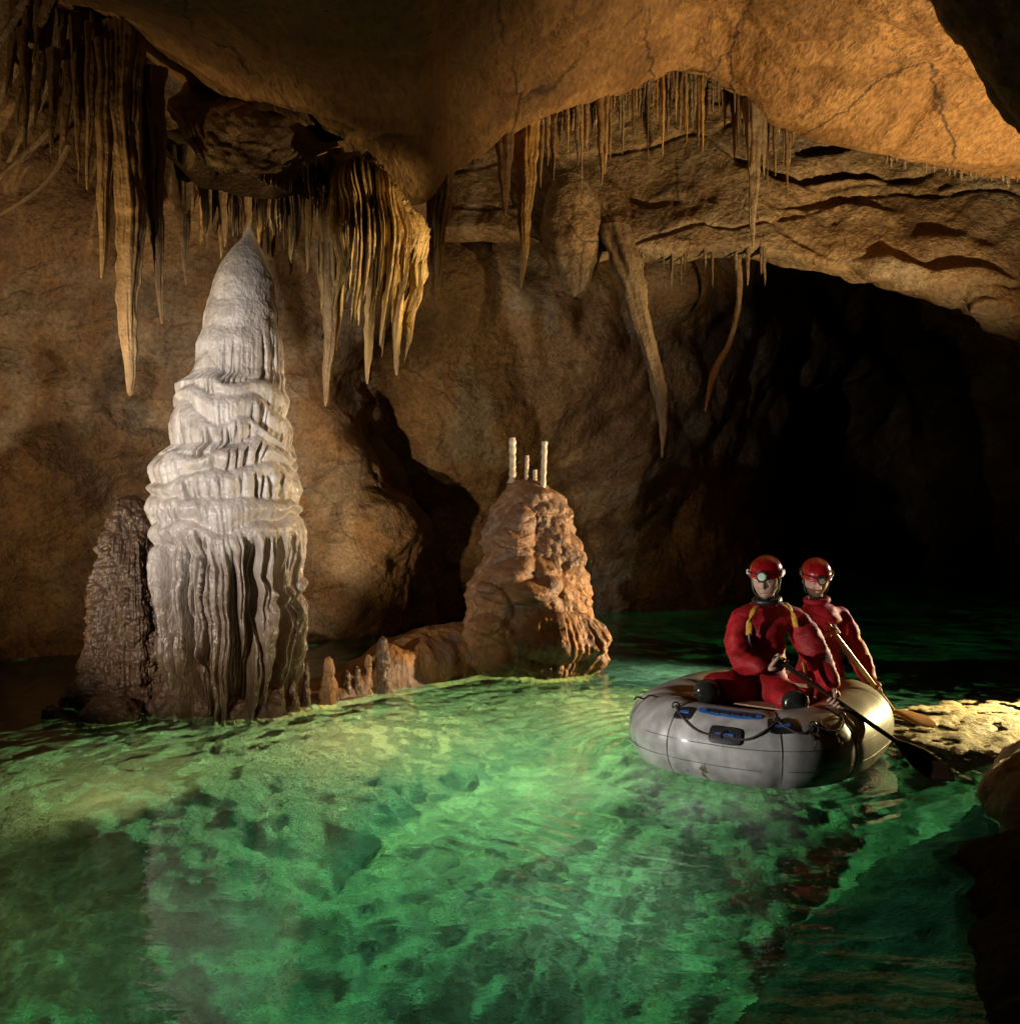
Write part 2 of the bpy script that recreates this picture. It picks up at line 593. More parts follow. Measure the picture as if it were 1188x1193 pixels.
# ---- back wall and the dark passage
cu = [250, 400, 480, 560, 640, 740, 830, 890, 950, 1060, 1188, 1330, 1700]
tab = {
    -60: [9.6, 10.2, 11.2, 11.6, 11.8, 12, 12, 12, 12, 12, 11.6, 10.6, 8.0],
    90:  [9.6, 10.2, 11.2, 11.6, 11.8, 12, 12, 12, 12, 12, 11.6, 10.6, 8.0],
    180: [9.5, 10.1, 11.0, 11.4, 11.6, 12, 12.2, 12.2, 12.2, 12, 11.6, 10.6, 8.0],
    250: [9.4, 9.9, 10.6, 11.0, 11.2, 11.5, 12.0, 12.6, 13.0, 13.0, 12.2, 10.8, 8.0],
    320: [9.8, 10.0, 10.4, 10.7, 10.9, 11.2, 12.0, 13.4, 15.5, 16, 14.5, 11.4, 8.0],
    400: [10.4, 10.6, 10.8, 11.0, 11.1, 11.6, 12.8, 14.0, 16.0, 18.5, 18.0, 14.5, 8.0],
    480: [10.8, 11.0, 11.2, 11.3, 11.5, 12.0, 13.2, 15.0, 19.0, 21.5, 20.0, 15.0, 8.2],
    570: [11.2, 11.6, 11.8, 12.0, 12.2, 12.6, 13.6, 15.2, 20.0, 22.0, 21.0, 15.5, 8.4],
    650: [11.6, 12.0, 12.2, 12.6, 12.8, 13.0, 13.8, 15.2, 20.5, 22.5, 21.0, 15.5, 8.5],
    705: [12.0, 12.3, 12.5, 12.9, 13.0, 13.2, 13.9, 15.2, 20.5, 22.5, 21.0, 15.5, 8.6],
}
rows = []
for v in sorted(tab):
    rows.append([P(u, v, d) for u, d in zip(cu, tab[v])])
last = [p.copy() for p in rows[-1]]
for z in (-0.4, -3.5):
    rows.append([np.array([p[0], p[1], z]) for p in last])
g = patch(rows, 430, 620)
n = grid_normals(g)
sgn = np.sign((n * (np.array([0, 2, 1.5]) - g)).sum(-1, keepdims=True))
n = n * sgn
r_ = g + 0.5 * fbm(g * 0.5, 3, 41)[..., None]
f1, f2, _ = worley(r_ * np.array([0.62, 0.62, 0.5]), 44)
disp = 0.55 * (0.5 - f1) + 0.16 * fbm(r_ * 1.2, 4, 43) + 0.02 * fbm(r_ * 7, 3, 45)
f1, f2, _ = worley(r_ * np.array([1.3, 1.3, 1.1]), 46)
disp += 0.12 * (0.5 - f1)
g = g + n * disp[..., None]
structure(link_mesh('cave_rear_wall', g.reshape(-1, 3), grid_faces(*g.shape[:2]), M['back']))

# ---- second slab of roof behind the lip; its lower edge is the arch over the dark passage
eg = [(380, 262), (450, 262), (510, 268), (570, 266), (620, 280), (665, 300), (715, 286), (770, 292), (820, 286), (870, 288), (930, 298), (985, 308),
      (1040, 318), (1100, 332), (1150, 352), (1210, 390), (1320, 460), (1480, 560)]
rows = []
for (u, ve) in eg:
    de = 10.0 if u < 900 else 10.0 - (u - 900) * 0.0022
    e = P(u, ve, de)
    k = min(1.0, max(0.0, (u - 1150) / 200.0))
    top = [P(u, -40 + 80 * k, de + 0.75), P(u, 60 + 60 * k, de + 0.65), P(u, 130 + 90 * k, de + 0.45), P(u, (190 + 0.25 * (ve - 190)) if ve > 200 else 190, de + 0.28), P(u, ve - 0.28 * (ve - 190), de + 0.06)]
    rows.append(top + [e, e + np.array([0, 0.34, -0.02]), e + np.array([0, 0.9, 0.3]), e + np.array([0, 2.6, 0.9])])
g = patch(np.array(rows).transpose(1, 0, 2), 300, 620)
n = grid_normals(g)
n = n * np.sign((n * (np.array([0, 2, 1.5]) - g)).sum(-1, keepdims=True))
r_ = g + 0.35 * fbm(g * 0.6, 3, 241)[..., None]
f1, f2, _ = worley(r_ * np.array([0.7, 0.7, 0.8]), 244)
disp = 0.10 * (0.5 - f1) + 0.09 * fbm(r_ * 0.9, 4, 243) + 0.018 * fbm(r_ * 7, 3, 245)
f1, f2, _ = worley(r_ * np.array([0.5, 0.5, 1.3]) + 3, 246)
disp -= 0.035 * (1 - sstep(0.0, 0.10, f2 - f1))
q_ = g[..., 2] * 2.2 + 1.3 * fbm(g * 0.6, 3, 248) + 0.35 * g[..., 0]
saw = q_ - np.floor(q_)
disp += 0.10 * sstep(-0.15, 0.35, noise(g * np.array([0.7, 0.7, 1.4]), 249)) * (sstep(0.0, 0.85, saw) * (1 - sstep(0.88, 1.0, saw))) * sstep(1.6, 3.2, g[..., 0])
g = g + n * disp[..., None]
structure(link_mesh('cave_rear_ceiling', g.reshape(-1, 3), grid_faces(*g.shape[:2]), M['ceil2']))

# ---- rock behind the camera and on the right, closing the chamber
th = np.linspace(-2.75, 0.5, 120)
zz = np.linspace(-3.5, 7.0, 60)
T, Z = np.meshgrid(th, zz)
R = 8.6 - 1.6 * sstep(2.5, 6.5, Z) * 1.6
g = np.stack([R * np.cos(T) * 0.95 + 0.6, R * np.sin(T) * 0.95 + 0.8, Z], -1)
g += (0.5 * fbm(g * 0.4, 4, 51) + 0.06 * fbm(g * 2, 3, 52))[..., None] * np.array([1, 1, 0.3])
structure(link_mesh('cave_side_wall', g.reshape(-1, 3), grid_faces(*g.shape[:2]), M['wall']))

# ---- dark overhang in the top right corner
rows = []
for t in np.linspace(0, 1, 7):
    c0 = P(1128 + 120 * t ** 1.2, -50 + 185 * t, 4.4)
    rows.append([c0 + np.array([0.9, 1.6, 1.2]), c0 + np.array([0.05, 0.5, 0.15]), c0, c0 + np.array([0.22, -0.22, -0.10]),
                 c0 + np.array([0.7, -0.5, -0.12]), c0 + np.array([1.4, -0.7, 0.0]), c0 + np.array([2.6, -0.8, 0.3])])
g = patch(rows, 90, 110)
n = grid_normals(g)
n = n * np.sign((n * (np.array([0, 0, 1.5]) - g)).sum(-1, keepdims=True))
g = g + n * (0.10 * fbm(g * 1.6, 4, 61) + 0.015 * fbm(g * 9, 3, 62))[..., None]
structure(link_mesh('cave_overhang', g.reshape(-1, 3), grid_faces(*g.shape[:2]), M['wall']))

# ---- lake bed
pts = [  # (u, v on the water plane, bed height)
    (-150, 840, -0.25), (20, 850, -0.12), (120, 852, -0.03), (230, 838, -0.02), (330, 826, -0.03), (450, 808, -0.03), (560, 788, -0.05), (690, 782, -0.06),
    (60, 775, -0.9), (300, 770, -0.5), (420, 750, -0.7), (520, 735, -0.7),
    (0, 900, -0.35), (150, 895, -0.30), (300, 870, -0.26), (430, 845, -0.22), (560, 815, -0.22), (680, 805, -0.3),
    (0, 960, -0.50), (180, 960, -0.60), (330, 920, -0.60), (470, 880, -0.60), (600, 850, -0.65), (740, 815, -0.7),
    (-50, 1030, -1.0), (120, 1040, -1.1), (320, 1010, -1.2), (480, 950, -1.7), (620, 910, -1.9), (760, 880, -1.7),
    (60, 1150, -1.1), (250, 1150, -1.3), (450, 1120, -2.0), (560, 1040, -2.3), (700, 1000, -2.2), (650, 1190, -2.1), (100, 1400, -1.4), (600, 1400, -1.6),
    (760, 755, -0.8), (860, 760, -0.9), (960, 770, -0.8), (700, 735, -1.1), (900, 735, -1.5), (1080, 740, -1.5), (1188, 750, -1.2),
    (1060, 788, -0.6), (1140, 792, -0.5), (1250, 796, -0.4),
    (1020, 832, -0.06), (1075, 824, 0.005), (1130, 828, 0.02), (1200, 830, 0.03), (1060, 850, 0.0), (1130, 855, 0.02), (1300, 840, 0.1),
    (1000, 880, -0.6), (1100, 874, -0.06), (1180, 875, 0.01), (1300, 890, 0.3),
    (900, 950, -1.2), (1020, 930, -0.7), (1110, 920, -0.35), (1185, 930, 0.08), (1300, 960, 0.6),
    (800, 1060, -1.3), (900, 1020, -0.85), (1000, 990, -0.55), (1100, 980, -0.22), (1188, 990, 0.10), (1300, 1050, 0.7),
    (780, 1160, -0.9), (880, 1120, -0.6), (1000, 1100, -0.40), (1120, 1100, -0.12), (1188, 1150, 0.0), (1400, 1250, 0.5),
    (900, 1300, -0.4), (1100, 1350, -0.2), (800, 700, -1.8), (1000, 690, -2.0), (500, 700, -1.2),
]
PX = np.array([W(u, v)[:2] for u, v, z in pts])
PZ = np.array([z for u, v, z in pts])


def bed_h(x, y):
    num = 0.0
    den = 1e-9
    x, y = np.asarray(x, float), np.asarray(y, float)
    for (px, py), pz in zip(PX, PZ):
        s = 0.10 + 0.11 * py
        d2 = ((x - px) ** 2 + ((y - py)) ** 2) / s ** 2
        wgt = np.exp(-0.5 * d2) + 1e-4 / (1 + d2 * d2)
        num = num + wgt * pz
        den = den + wgt
    return num / den


def sandbar(x, y, z):
    """bar of pale sand just awash at the right"""
    q = np.sqrt(((x - 4.05) / 1.5) ** 2 + ((y - 6.22 - 0.12 * (x - 4)) / 0.86) ** 2)
    bar = 0.010 - 0.4 * np.clip(q - 1, 0, 3)
    return np.where(bar > z, np.maximum(bar, z), z)


xs = np.concatenate([np.linspace(-9, -4.6, 50)[:-1], np.linspace(-4.6, 4.6, 420), np.linspace(4.6, 9, 50)[1:]])
ys = np.concatenate([np.linspace(-6, 1.0, 30)[:-1], 1.0 + (np.linspace(0, 1, 430) ** 1.35) * 13.5, np.linspace(14.8, 24, 30)])
X, Y = np.meshgrid(xs, ys)
Zb = sandbar(X, Y, bed_h(X, Y))
pp = np.stack([X, Y, Zb * 0], -1)
pw = pp + 0.35 * fbm(pp * 1.1, 3, 70)[..., None]
amp = np.clip(0.30 - Zb * 0.7, 0.1, 0.75) * np.where(Zb > -0.02, 0.7, 1.0)
f1, f2, cid = worley(pw * np.array([1.7, 1.7, 1]), 71)
g2 = 0.11 * (0.45 - f1) * amp + 0.03 * (cid - 0.5) * amp * sstep(0.0, 0.12, f2 - f1)
f1, f2, _ = worley(pw * np.array([4.6, 4.6, 1]), 72)
g2 += 0.055 * (0.45 - f1) * np.clip(amp * 1.6, 0.1, 1)
g2 += 0.09 * fbm(pp * 1.0, 4, 73) * amp + 0.045 * fbm(pp * 6, 4, 74)
f1, f2, _ = worley(pw * np.array([11, 11, 1]), 75)
g2 += 0.022 * (0.5 - f1)
Zb = Zb + g2
structure(link_mesh('lake_bed', np.stack([X, Y, Zb], -1).reshape(-1, 3), grid_faces(*X.shape), M['bed']))

# ---- dark underwater slab, right foreground; shade painted in as near-black rock colour
M['shaded_slab'] = rock('dark_shaded_rock', [(0.009, 0.006, 0.003), (0.020, 0.014, 0.007), (0.095, 0.075, 0.036)], 1.4, 0.5, 1.5, 1.6, (0.8, 0.95), spec=0.1)
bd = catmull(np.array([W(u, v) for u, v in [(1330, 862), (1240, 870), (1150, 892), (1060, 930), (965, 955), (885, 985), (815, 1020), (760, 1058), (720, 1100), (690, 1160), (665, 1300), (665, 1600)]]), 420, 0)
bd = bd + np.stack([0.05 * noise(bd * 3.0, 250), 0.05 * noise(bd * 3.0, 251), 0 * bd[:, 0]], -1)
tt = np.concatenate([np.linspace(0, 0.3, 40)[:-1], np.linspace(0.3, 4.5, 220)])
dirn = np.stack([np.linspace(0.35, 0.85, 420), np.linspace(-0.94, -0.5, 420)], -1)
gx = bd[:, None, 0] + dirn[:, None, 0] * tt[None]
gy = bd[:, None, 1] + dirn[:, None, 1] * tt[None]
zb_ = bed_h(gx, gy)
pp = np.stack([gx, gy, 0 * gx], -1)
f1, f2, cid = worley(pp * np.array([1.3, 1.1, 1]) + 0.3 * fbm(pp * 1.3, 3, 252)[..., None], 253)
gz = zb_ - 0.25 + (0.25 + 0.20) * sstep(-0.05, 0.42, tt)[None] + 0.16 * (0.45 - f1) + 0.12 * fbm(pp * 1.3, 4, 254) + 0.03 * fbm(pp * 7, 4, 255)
structure(link_mesh('lake_bed_slab', np.stack([gx, gy, gz], -1).reshape(-1, 3), grid_faces(*gx.shape), M['shaded_slab']))

# ---- water: a real body of clear green water
b = NB('clear_green_water')
nt = b.nt
nt.nodes.remove(b.b)
gl = b.n('ShaderNodeBsdfGlass')
gl.inputs['IOR'].default_value = 1.33
gl.inputs['Roughness'].default_value = 0.0
gl.inputs['Color'].default_value = (1, 1, 1, 1)
va = b.n('ShaderNodeVolumeAbsorption')
va.inputs['Color'].default_value = (0.42, 0.94, 0.86, 1)
va.inputs['Density'].default_value = 1.0
out = [x for x in nt.nodes if x.type == 'OUTPUT_MATERIAL'][0]
n1 = b.noise(1.6, 3, 0.5, 0.5, stretch=((1.0, 1.6, 1), (0, 0, 0.2)))
n2 = b.noise(7.0, 3, 0.5, 0.4, stretch=((1.0, 1.8, 1), (0, 0, -0.3)))
n3 = b.noise(0.45, 2, 0.5, 0.0)
# ripple rings spreading from the raft
sx = b.n('ShaderNodeVectorMath', operation='SUBTRACT')
b.l(b.tc.outputs['Object'], sx.inputs[0])
sx.inputs[1].default_value = (1.45, 5.3, 0)
ln = b.n('ShaderNodeVectorMath', operation='LENGTH')
b.l(sx.outputs[0], ln.inputs[0])
dn = b.noise(1.2, 3, 0.5)
dd = b.math('MULTIPLY_ADD', dn.outputs[0], 0.5, ln.outputs['Value'])
ring = b.math('SINE', b.math('MULTIPLY', dd, 42.0))
fall = b.n('ShaderNodeMapRange')
fall.inputs[1].default_value = 0.9
fall.inputs[2].default_value = 2.9
fall.inputs[3].default_value = 1.0
fall.inputs[4].default_value = 0.0
b.l(ln.outputs['Value'], fall.inputs[0])
patchy = b.ramp(n3.outputs[0], [(0.42, (0, 0, 0)), (0.6, (1, 1, 1))])
ring = b.math('MULTIPLY', b.math('MULTIPLY', ring, fall.outputs[0]), patchy)
h = b.bump(n1.outputs[0], 0.12, 0.05)
h = b.bump(n2.outputs[0], 0.26, 0.012, h)
h = b.bump(ring, 0.5, 0.012, h)
b.l(h, gl.inputs['Normal'])
b.l(gl.outputs[0], out.inputs['Surface'])
b.l(va.outputs[0], out.inputs['Volume'])
M['water'] = b.m
x0, x1, y0, y1, zb = -11.0, 11.0, -7.5, 25.0, -4.2
vs = [(x0, y0, 0), (x1, y0, 0), (x1, y1, 0), (x0, y1, 0), (x0, y0, zb), (x1, y0, zb), (x1, y1, zb), (x0, y1, zb)]
fs = [(0, 1, 2, 3), (7, 6, 5, 4), (0, 4, 5, 1), (1, 5, 6, 2), (2, 6, 7, 3), (3, 7, 4, 0)]
structure(link_mesh('water', vs, fs, M['water'], smooth=False))


# =================================================================== FORMATIONS
def calcite(name, top, bottom, z0, z1, rough=(0.12, 0.4), coat=0.6, bump=0.8, streak=0.25, sparkle=1.0, blot=None):
    """wet flowstone; colour changes with height where mud has stained it"""
    b = NB(name)
    sep = b.n('ShaderNodeSeparateXYZ')
    b.l(b.tc.outputs['Object'], sep.inputs[0])
    wob = b.noise(3.0, 5, 0.6, 0.4)
    zz = b.math('MULTIPLY_ADD', wob.outputs[0], 0.35 * (z1 - z0), sep.outputs[2])
    mr = b.n('ShaderNodeMapRange', interpolation_type='SMOOTHSTEP')
    mr.inputs[1].default_value = z0 + 0.175 * (z1 - z0)
    mr.inputs[2].default_value = z1 + 0.175 * (z1 - z0)
    b.l(zz, mr.inputs[0])
    col = b.mix(mr.outputs[0], bottom, top)
    st = b.noise(9, 6, 0.6, 0.2, stretch=((1, 1, 0.15), (0, 0, 0)))
    col = b.mix(streak, col, b.ramp(st.outputs[0], [(0.35, (0.45, 0.38, 0.30)), (0.6, (1.1, 1.1, 1.1))]), 'MULTIPLY')
    bl = b.noise(7, 6, 0.65)
    col = b.mix(0.5, col, b.ramp(bl.outputs[0], [(0.35, (0.6, 0.56, 0.52)), (0.65, (1.15, 1.15, 1.15))]), 'MULTIPLY')
    if blot:
        b2 = b.noise(2.2, 5, 0.6, 1.5)
        col = b.mix(b.ramp(b2.outputs[0], [(0.5, (0, 0, 0)), (0.6, (0.8, 0.8, 0.8))]), col, blot)
    b.l(col, b.b.inputs['Base Color'])
    gr = b.noise(60, 6, 0.7)
    vo = b.voro(45, 'F1', stretch=((1, 1, 0.5), (0, 0, 0)))
    h = b.bump(st.outputs[0], 0.35 * bump, 0.03)
    h = b.bump(bl.outputs[0], 0.5 * bump, 0.03, h)
    h = b.bump(vo.outputs[0], 0.35 * bump * sparkle, 0.006, h)
    h = b.bump(gr.outputs[0], 0.5 * bump * sparkle, 0.004, h)
    b.l(h, b.b.inputs['Normal'])
    b.l(h, b.b.inputs['Coat Normal'])
    r = b.n('ShaderNodeMapRange')
    r.inputs[1].default_value = 0.35
    r.inputs[2].default_value = 0.65
    r.inputs[3].default_value = rough[0]
    r.inputs[4].default_value = rough[1]
    b.l(bl.outputs[0], r.inputs[0])
    b.l(r.outputs[0], b.b.inputs['Roughness'])
    b.b.inputs['Coat Weight'].default_value = coat
    b.b.inputs['Coat Roughness'].default_value = 0.15
    return b.m


M['white'] = calcite('white_calcite', (0.66, 0.61, 0.57), (0.14, 0.085, 0.045), 0.3, 1.95, rough=(0.22, 0.5), coat=0.4, bump=1.3, streak=0.45)
M['brownwet'] = calcite('brown_wet_flowstone', (0.085, 0.048, 0.026), (0.14, 0.074, 0.033), 0.0, 1.0, rough=(0.3, 0.6), coat=0.25, bump=1.6)
M['orange'] = calcite('orange_flowstone', (0.27, 0.15, 0.075), (0.40, 0.20, 0.065), 0.2, 1.4, rough=(0.4, 0.7), coat=0.1, bump=1.8, blot=(0.20, 0.13, 0.095))
M['candle'] = calcite('pale_calcite', (0.75, 0.66, 0.50), (0.60, 0.48, 0.30), 0.0, 0.4, rough=(0.3, 0.5), coat=0.2, streak=0.0)
M['drape'] = calcite('honey_calcite', (0.50, 0.28, 0.075), (0.70, 0.46, 0.17), -1.5, 0.3, rough=(0.3, 0.55), coat=0.25, streak=0.65, bump=2.0)
M['drapeb'] = calcite('brown_calcite', (0.22, 0.13, 0.055), (0.42, 0.27, 0.12), -1.5, 0.0, rough=(0.3, 0.6), coat=0.2, streak=0.65, bump=2.0)
M['cream'] = calcite('cream_calcite', (0.24, 0.175, 0.10), (0.34, 0.26, 0.155), -1.0, 0.0, rough=(0.35, 0.6), coat=0.15, streak=0.65, bump=2.0)
M['shelf'] = rock('flowstone_shelf_rock', [(0.15, 0.085, 0.035), (0.26, 0.16, 0.07), (0.38, 0.25, 0.12)], 2.2, 0.6, 3.0, 1.3, (0.35, 0.7))


def pxz(v, d):
    return CAM_H - (v - CV) / F * d


# ---- tall white stalagmite
def white_stalagmite():
    base = W(268, 826)
    d = base[1]
    vs_ = np.array([262, 268, 274, 282, 292, 308, 330, 356, 385, 420, 441, 449, 465, 500, 520, 530, 560, 600, 650, 700, 760, 800, 835, 870.])
    lf = np.array([289, 287, 284, 279, 270, 260, 250, 244, 237, 231, 229, 215, 212, 210, 208, 190, 184, 183, 186, 187, 188, 190, 192, 194.])
    rt = np.array([291, 293, 296, 300, 305, 313, 320, 322, 325, 328, 329, 330, 331, 333, 335, 337, 340, 345, 350, 352, 352, 350, 348, 346.])
    NT, NZ = 640, 860
    vgrid = np.linspace(262, 868, NZ)
    L_ = np.interp(vgrid, vs_, lf)
    R_ = np.interp(vgrid, vs_, rt)
    cx = (L_ + R_) / 2
    hw = (R_ - L_) / 2 / F * d
    ctr = (cx - 268) / F * d
    zg = pxz(vgrid, d)
    th = np.linspace(0, 2 * np.pi, NT, endpoint=False)
    TH, V = np.meshgrid(th, vgrid)
    C, Sn = np.cos(TH), np.sin(TH)
    dirp = np.stack([C, Sn, V * 0], -1)
    C0, S0 = C, Sn
    tiers = [(250, 0), (352, 5), (386, -7), (441, 16), (463, 12), (492, 20), (521, -10), (552, -22), (578, 14), (606, -10), (652, 26), (716, -24), (900, 0)]
    off = np.zeros_like(TH)
    A = np.interp(vgrid, [262, 350, 435, 441, 520, 600, 700, 868], [0.0, 0.022, 0.03, 0.06, 0.075, 0.085, 0.07, 0.03])[:, None]
    lines = []
    for k, (v0, tilt) in enumerate(tiers):
        wob = 15 * noise(dirp * 1.3 + k * 5.1, 80) + 3.0 * noise(dirp * 3.0 + k * 3.3, 81)
        lines.append(v0 + tilt * C + wob * (0.3 if k == 0 else 0.5 if v0 < 430 else 1.5))
    for k in range(1, len(tiers)):
        lines[k] = np.maximum(lines[k], lines[k - 1] + 13)
    for k in range(len(tiers) - 1):
        a, b_ = lines[k], lines[k + 1]
        m = (V >= a) & (V < b_)
        H = b_ - a
        t = (V - a) / H
        px = (V - a)
        rr = np.clip(px / np.minimum(24, H * 0.75), 0, 1)
        lipf = np.sqrt(np.clip(1 - (1 - rr) ** 2, 0, 1))
        prof = lipf - 0.75 * sstep(0.35, 1.1, t)
        rib = noise(np.stack([C * 5.5, Sn * 5.5, V * 0.006 + k * 7], -1), 90 + k)
        rib2 = noise(np.stack([C * 11, Sn * 11, V * 0.010 + k * 7], -1), 190 + k)
        mask = sstep(-0.15, 0.3, noise(np.stack([C * 2.2, Sn * 2.2, V * 0 + k * 3.7], -1), 290 + k))
        gap = np.clip(1 - np.abs(rib * 0.8 + rib2 * 0.45) * 5.5, 0, 1) ** 0.8
        soft = 0.5 - np.clip(np.abs(rib2 * 1.6), 0, 1)
        grow = sstep(0.10, 0.55, t)
        amt = np.interp(tiers[k][0], [250, 352, 386, 441, 520, 606], [0.0, 0.15, 1.0, 0.9, 1.0, 1.1])
        o = prof - (0.95 * gap * mask + 0.30 * soft) * grow * amt * sstep(12, 34, H)
        off = np.where(m, o, off)
    for _ in range(2):
        off = (np.roll(off, 1, 1) + 2 * off + np.roll(off, -1, 1)) / 4
        o2_ = off.copy()
        o2_[2:-2] = (off[:-4] + off[1:-3] + 2 * off[2:-2] + off[3:-1] + off[4:]) / 6
        off = o2_
    r = hw[:, None] * 0.95 + off * A
    # long drapes and deep hollows in the lowest skirt; they wander a little on the way down
    C0, S0 = C, Sn
    TW = TH + 0.045 * noise(np.stack([C * 1.5, Sn * 1.5, V / 38.0], -1), 108) + 0.012 * noise(np.stack([C * 5, Sn * 5, V / 14.0], -1), 109)
    C, Sn = np.cos(TW), np.sin(TW)
    low = sstep(612, 660, V)
    n1 = noise(np.stack([C * 5.2, Sn * 5.2, V * 0.004], -1), 97)
    n2 = noise(np.stack([C * 9, Sn * 9, V * 0.006], -1), 98)
    hol = sstep(0.08, -0.22, n1 * 0.8 + n2 * 0.6)
    r = r - low * hol * 0.20
    rb_ = np.abs(noise(np.stack([C * 10 + 0.3 * np.sin(V / 40), Sn * 10, V * 0.003], -1), 107))
    r = r - low * 0.045 * np.clip(1 - rb_ * 4, 0, 1)
    tip = 778 + 85 * noise(np.stack([C * 5.5, Sn * 5.5, C * 0], -1), 99) + 40 * noise(np.stack([C * 13, Sn * 13, C * 0], -1), 100)
    under = sstep(tip - 14, tip + 10, V)
    C, Sn = C0, S0
    r = r * (1 - 0.14 * under) - 0.05 * (1 - hol) * sstep(tip - 60, tip, V) * (1 - under) * 0.6
    pos = np.stack([C * r, Sn * r, zg[:, None] + 0 * C], -1)
    sc_ = np.clip(hw[:, None] / 0.3, 0.15, 1)
    r = r + sc_ * (0.020 * fbm(pos * 3.4, 3, 101) + 0.009 * fbm(pos * 11, 3, 102) + 0.004 * fbm(pos * 40, 2, 103))
    dripb, _, _ = worley(pos * np.array([13, 13, 9]), 104)
    r = r + sc_ * 0.020 * (0.5 - dripb) * sstep(560, 660, V)
    r = np.maximum(r, 0.004)
    pos = np.stack([ctr[:, None] + C * r, Sn * r * 0.95, zg[:, None] + 0 * C], -1)
    pos[..., 0] += 0.012 * noise(np.stack([0 * C, 0 * C, pos[..., 2] * 6], -1), 105) * (V < 285)
    o = link_mesh('white_stalagmite', pos.reshape(-1, 3), grid_faces(NZ, NT, wrap=True), M['white'], loc=tuple(base))
    tag(o, 'tall tapering white stalagmite of stacked dripping tiers at the water edge', 'stalagmite')
    return o


white_stalagmite()


def lathe_rock(name, u, v, prof, mat, lumps=0.05, flutes=0.0, seed=0, NT=260, NZ=260, squash=0.9, knobs=(), fl_zone=(0, 1), grain=0.012, loc=None, dpos=None, parent=None, nodf=10):
    """rock with a silhouette given as (v, left u, right u) rows seen at its own distance"""
    base = W(u, v) if dpos is None else dpos
    d = base[1]
    pr = np.array(prof, float)
    vg = np.linspace(pr[0, 0], pr[-1, 0], NZ)
    L_ = np.interp(vg, pr[:, 0], pr[:, 1])
    R_ = np.interp(vg, pr[:, 0], pr[:, 2])
    ctr = ((L_ + R_) / 2 - u) / F * d
    hw = (R_ - L_) / 2 / F * d
    zg = pxz(vg, d) - base[2]
    th = np.linspace(0, 2 * np.pi, NT, endpoint=False)
    TH, V = np.meshgrid(th, vg)
    C, Sn = np.cos(TH), np.sin(TH)
    r = hw[:, None] + 0 * C
    Z = zg[:, None] + 0 * C
    pos = np.stack([C * r, Sn * r, Z], -1) + seed * 3.1
    k = np.clip(hw[:, None] / (hw.max() * 0.5), 0.1, 1)
    f1, f2, _ = worley(pos * nodf * 0.5 + 0.3 * fbm(pos * 3, 2, seed)[..., None], seed + 5)
    f1b, _, _ = worley(pos * nodf * 1.5, seed + 9)
    r = r + k * (lumps * 1.4 * (0.5 - f1) + lumps * 0.5 * (0.5 - f1b) + lumps * fbm(pos * 2.4, 3, seed + 3))
    if flutes:
        zone = sstep(fl_zone[0], fl_zone[1], V)
        rb = np.abs(noise(np.stack([C * 8 + 0.0 * Z, Sn * 8, Z * 0.7], -1), seed + 20) + 0.5 * noise(np.stack([C * 20, Sn * 20, Z * 1.1], -1), seed + 21))
        r = r - flutes * (1 - np.sqrt(np.clip(rb * 2, 0, 1))) * zone
    for (kth, kv, kr, kw, kh) in knobs:   # azimuth deg, v, push, angular width, height px
        dth = (np.degrees(TH) - kth + 180) % 360 - 180
        q = (dth / kw) ** 2 + ((V - kv) / kh) ** 2
        r = r + kr * np.sqrt(np.clip(1 - q, 0, 1))
    r = r + k * (grain * fbm(pos * 14, 3, seed + 30) + grain * 0.5 * fbm(pos * 40, 2, seed + 31))
    r = np.maximum(r, 0.002)
    P3 = np.stack([ctr[:, None] + C * r, Sn * r * squash, Z + 0.4 * lumps * k * fbm(pos * 3, 2, seed + 40)], -1)
    if parent is None:
        return link_mesh(name, P3.reshape(-1, 3), grid_faces(NZ, NT, wrap=True), mat, loc=tuple(base))
    return link_mesh(name, (P3 + (base - np.array(parent.location))).reshape(-1, 3), grid_faces(NZ, NT, wrap=True), mat, parent=parent)


# ---- orange mound with its bank
mb = empty('orange_stalagmite', tuple(W(622, 776)))
tag(mb, 'broad orange flowstone stalagmite with fluted foot and a low bank running to its left', 'stalagmite')
lathe_rock('dome', 622, 776,
           [(560, 600, 624), (565, 592, 636), (576, 584, 652), (596, 577, 663), (620, 566, 668), (650, 560, 681), (680, 545, 684), (705, 545, 690),
            (728, 536, 697), (745, 534, 703), (762, 535, 704), (776, 540, 698), (800, 550, 690), (850, 550, 690)],
           M['orange'], lumps=0.085, flutes=0.05, seed=3, NT=420, NZ=420, fl_zone=(690, 725),
           knobs=((250, 612, 0.16, 26, 26), (246, 650, 0.12, 24, 34), (262, 672, 0.18, 34, 26), (285, 712, 0.20, 44, 46), (296, 745, 0.16, 40, 42),
                  (238, 700, 0.14, 20, 30), (236, 745, 0.16, 26, 40), (300, 585, 0.05, 40, 16), (290, 640, 0.05, 40, 24)), parent=mb, nodf=8)
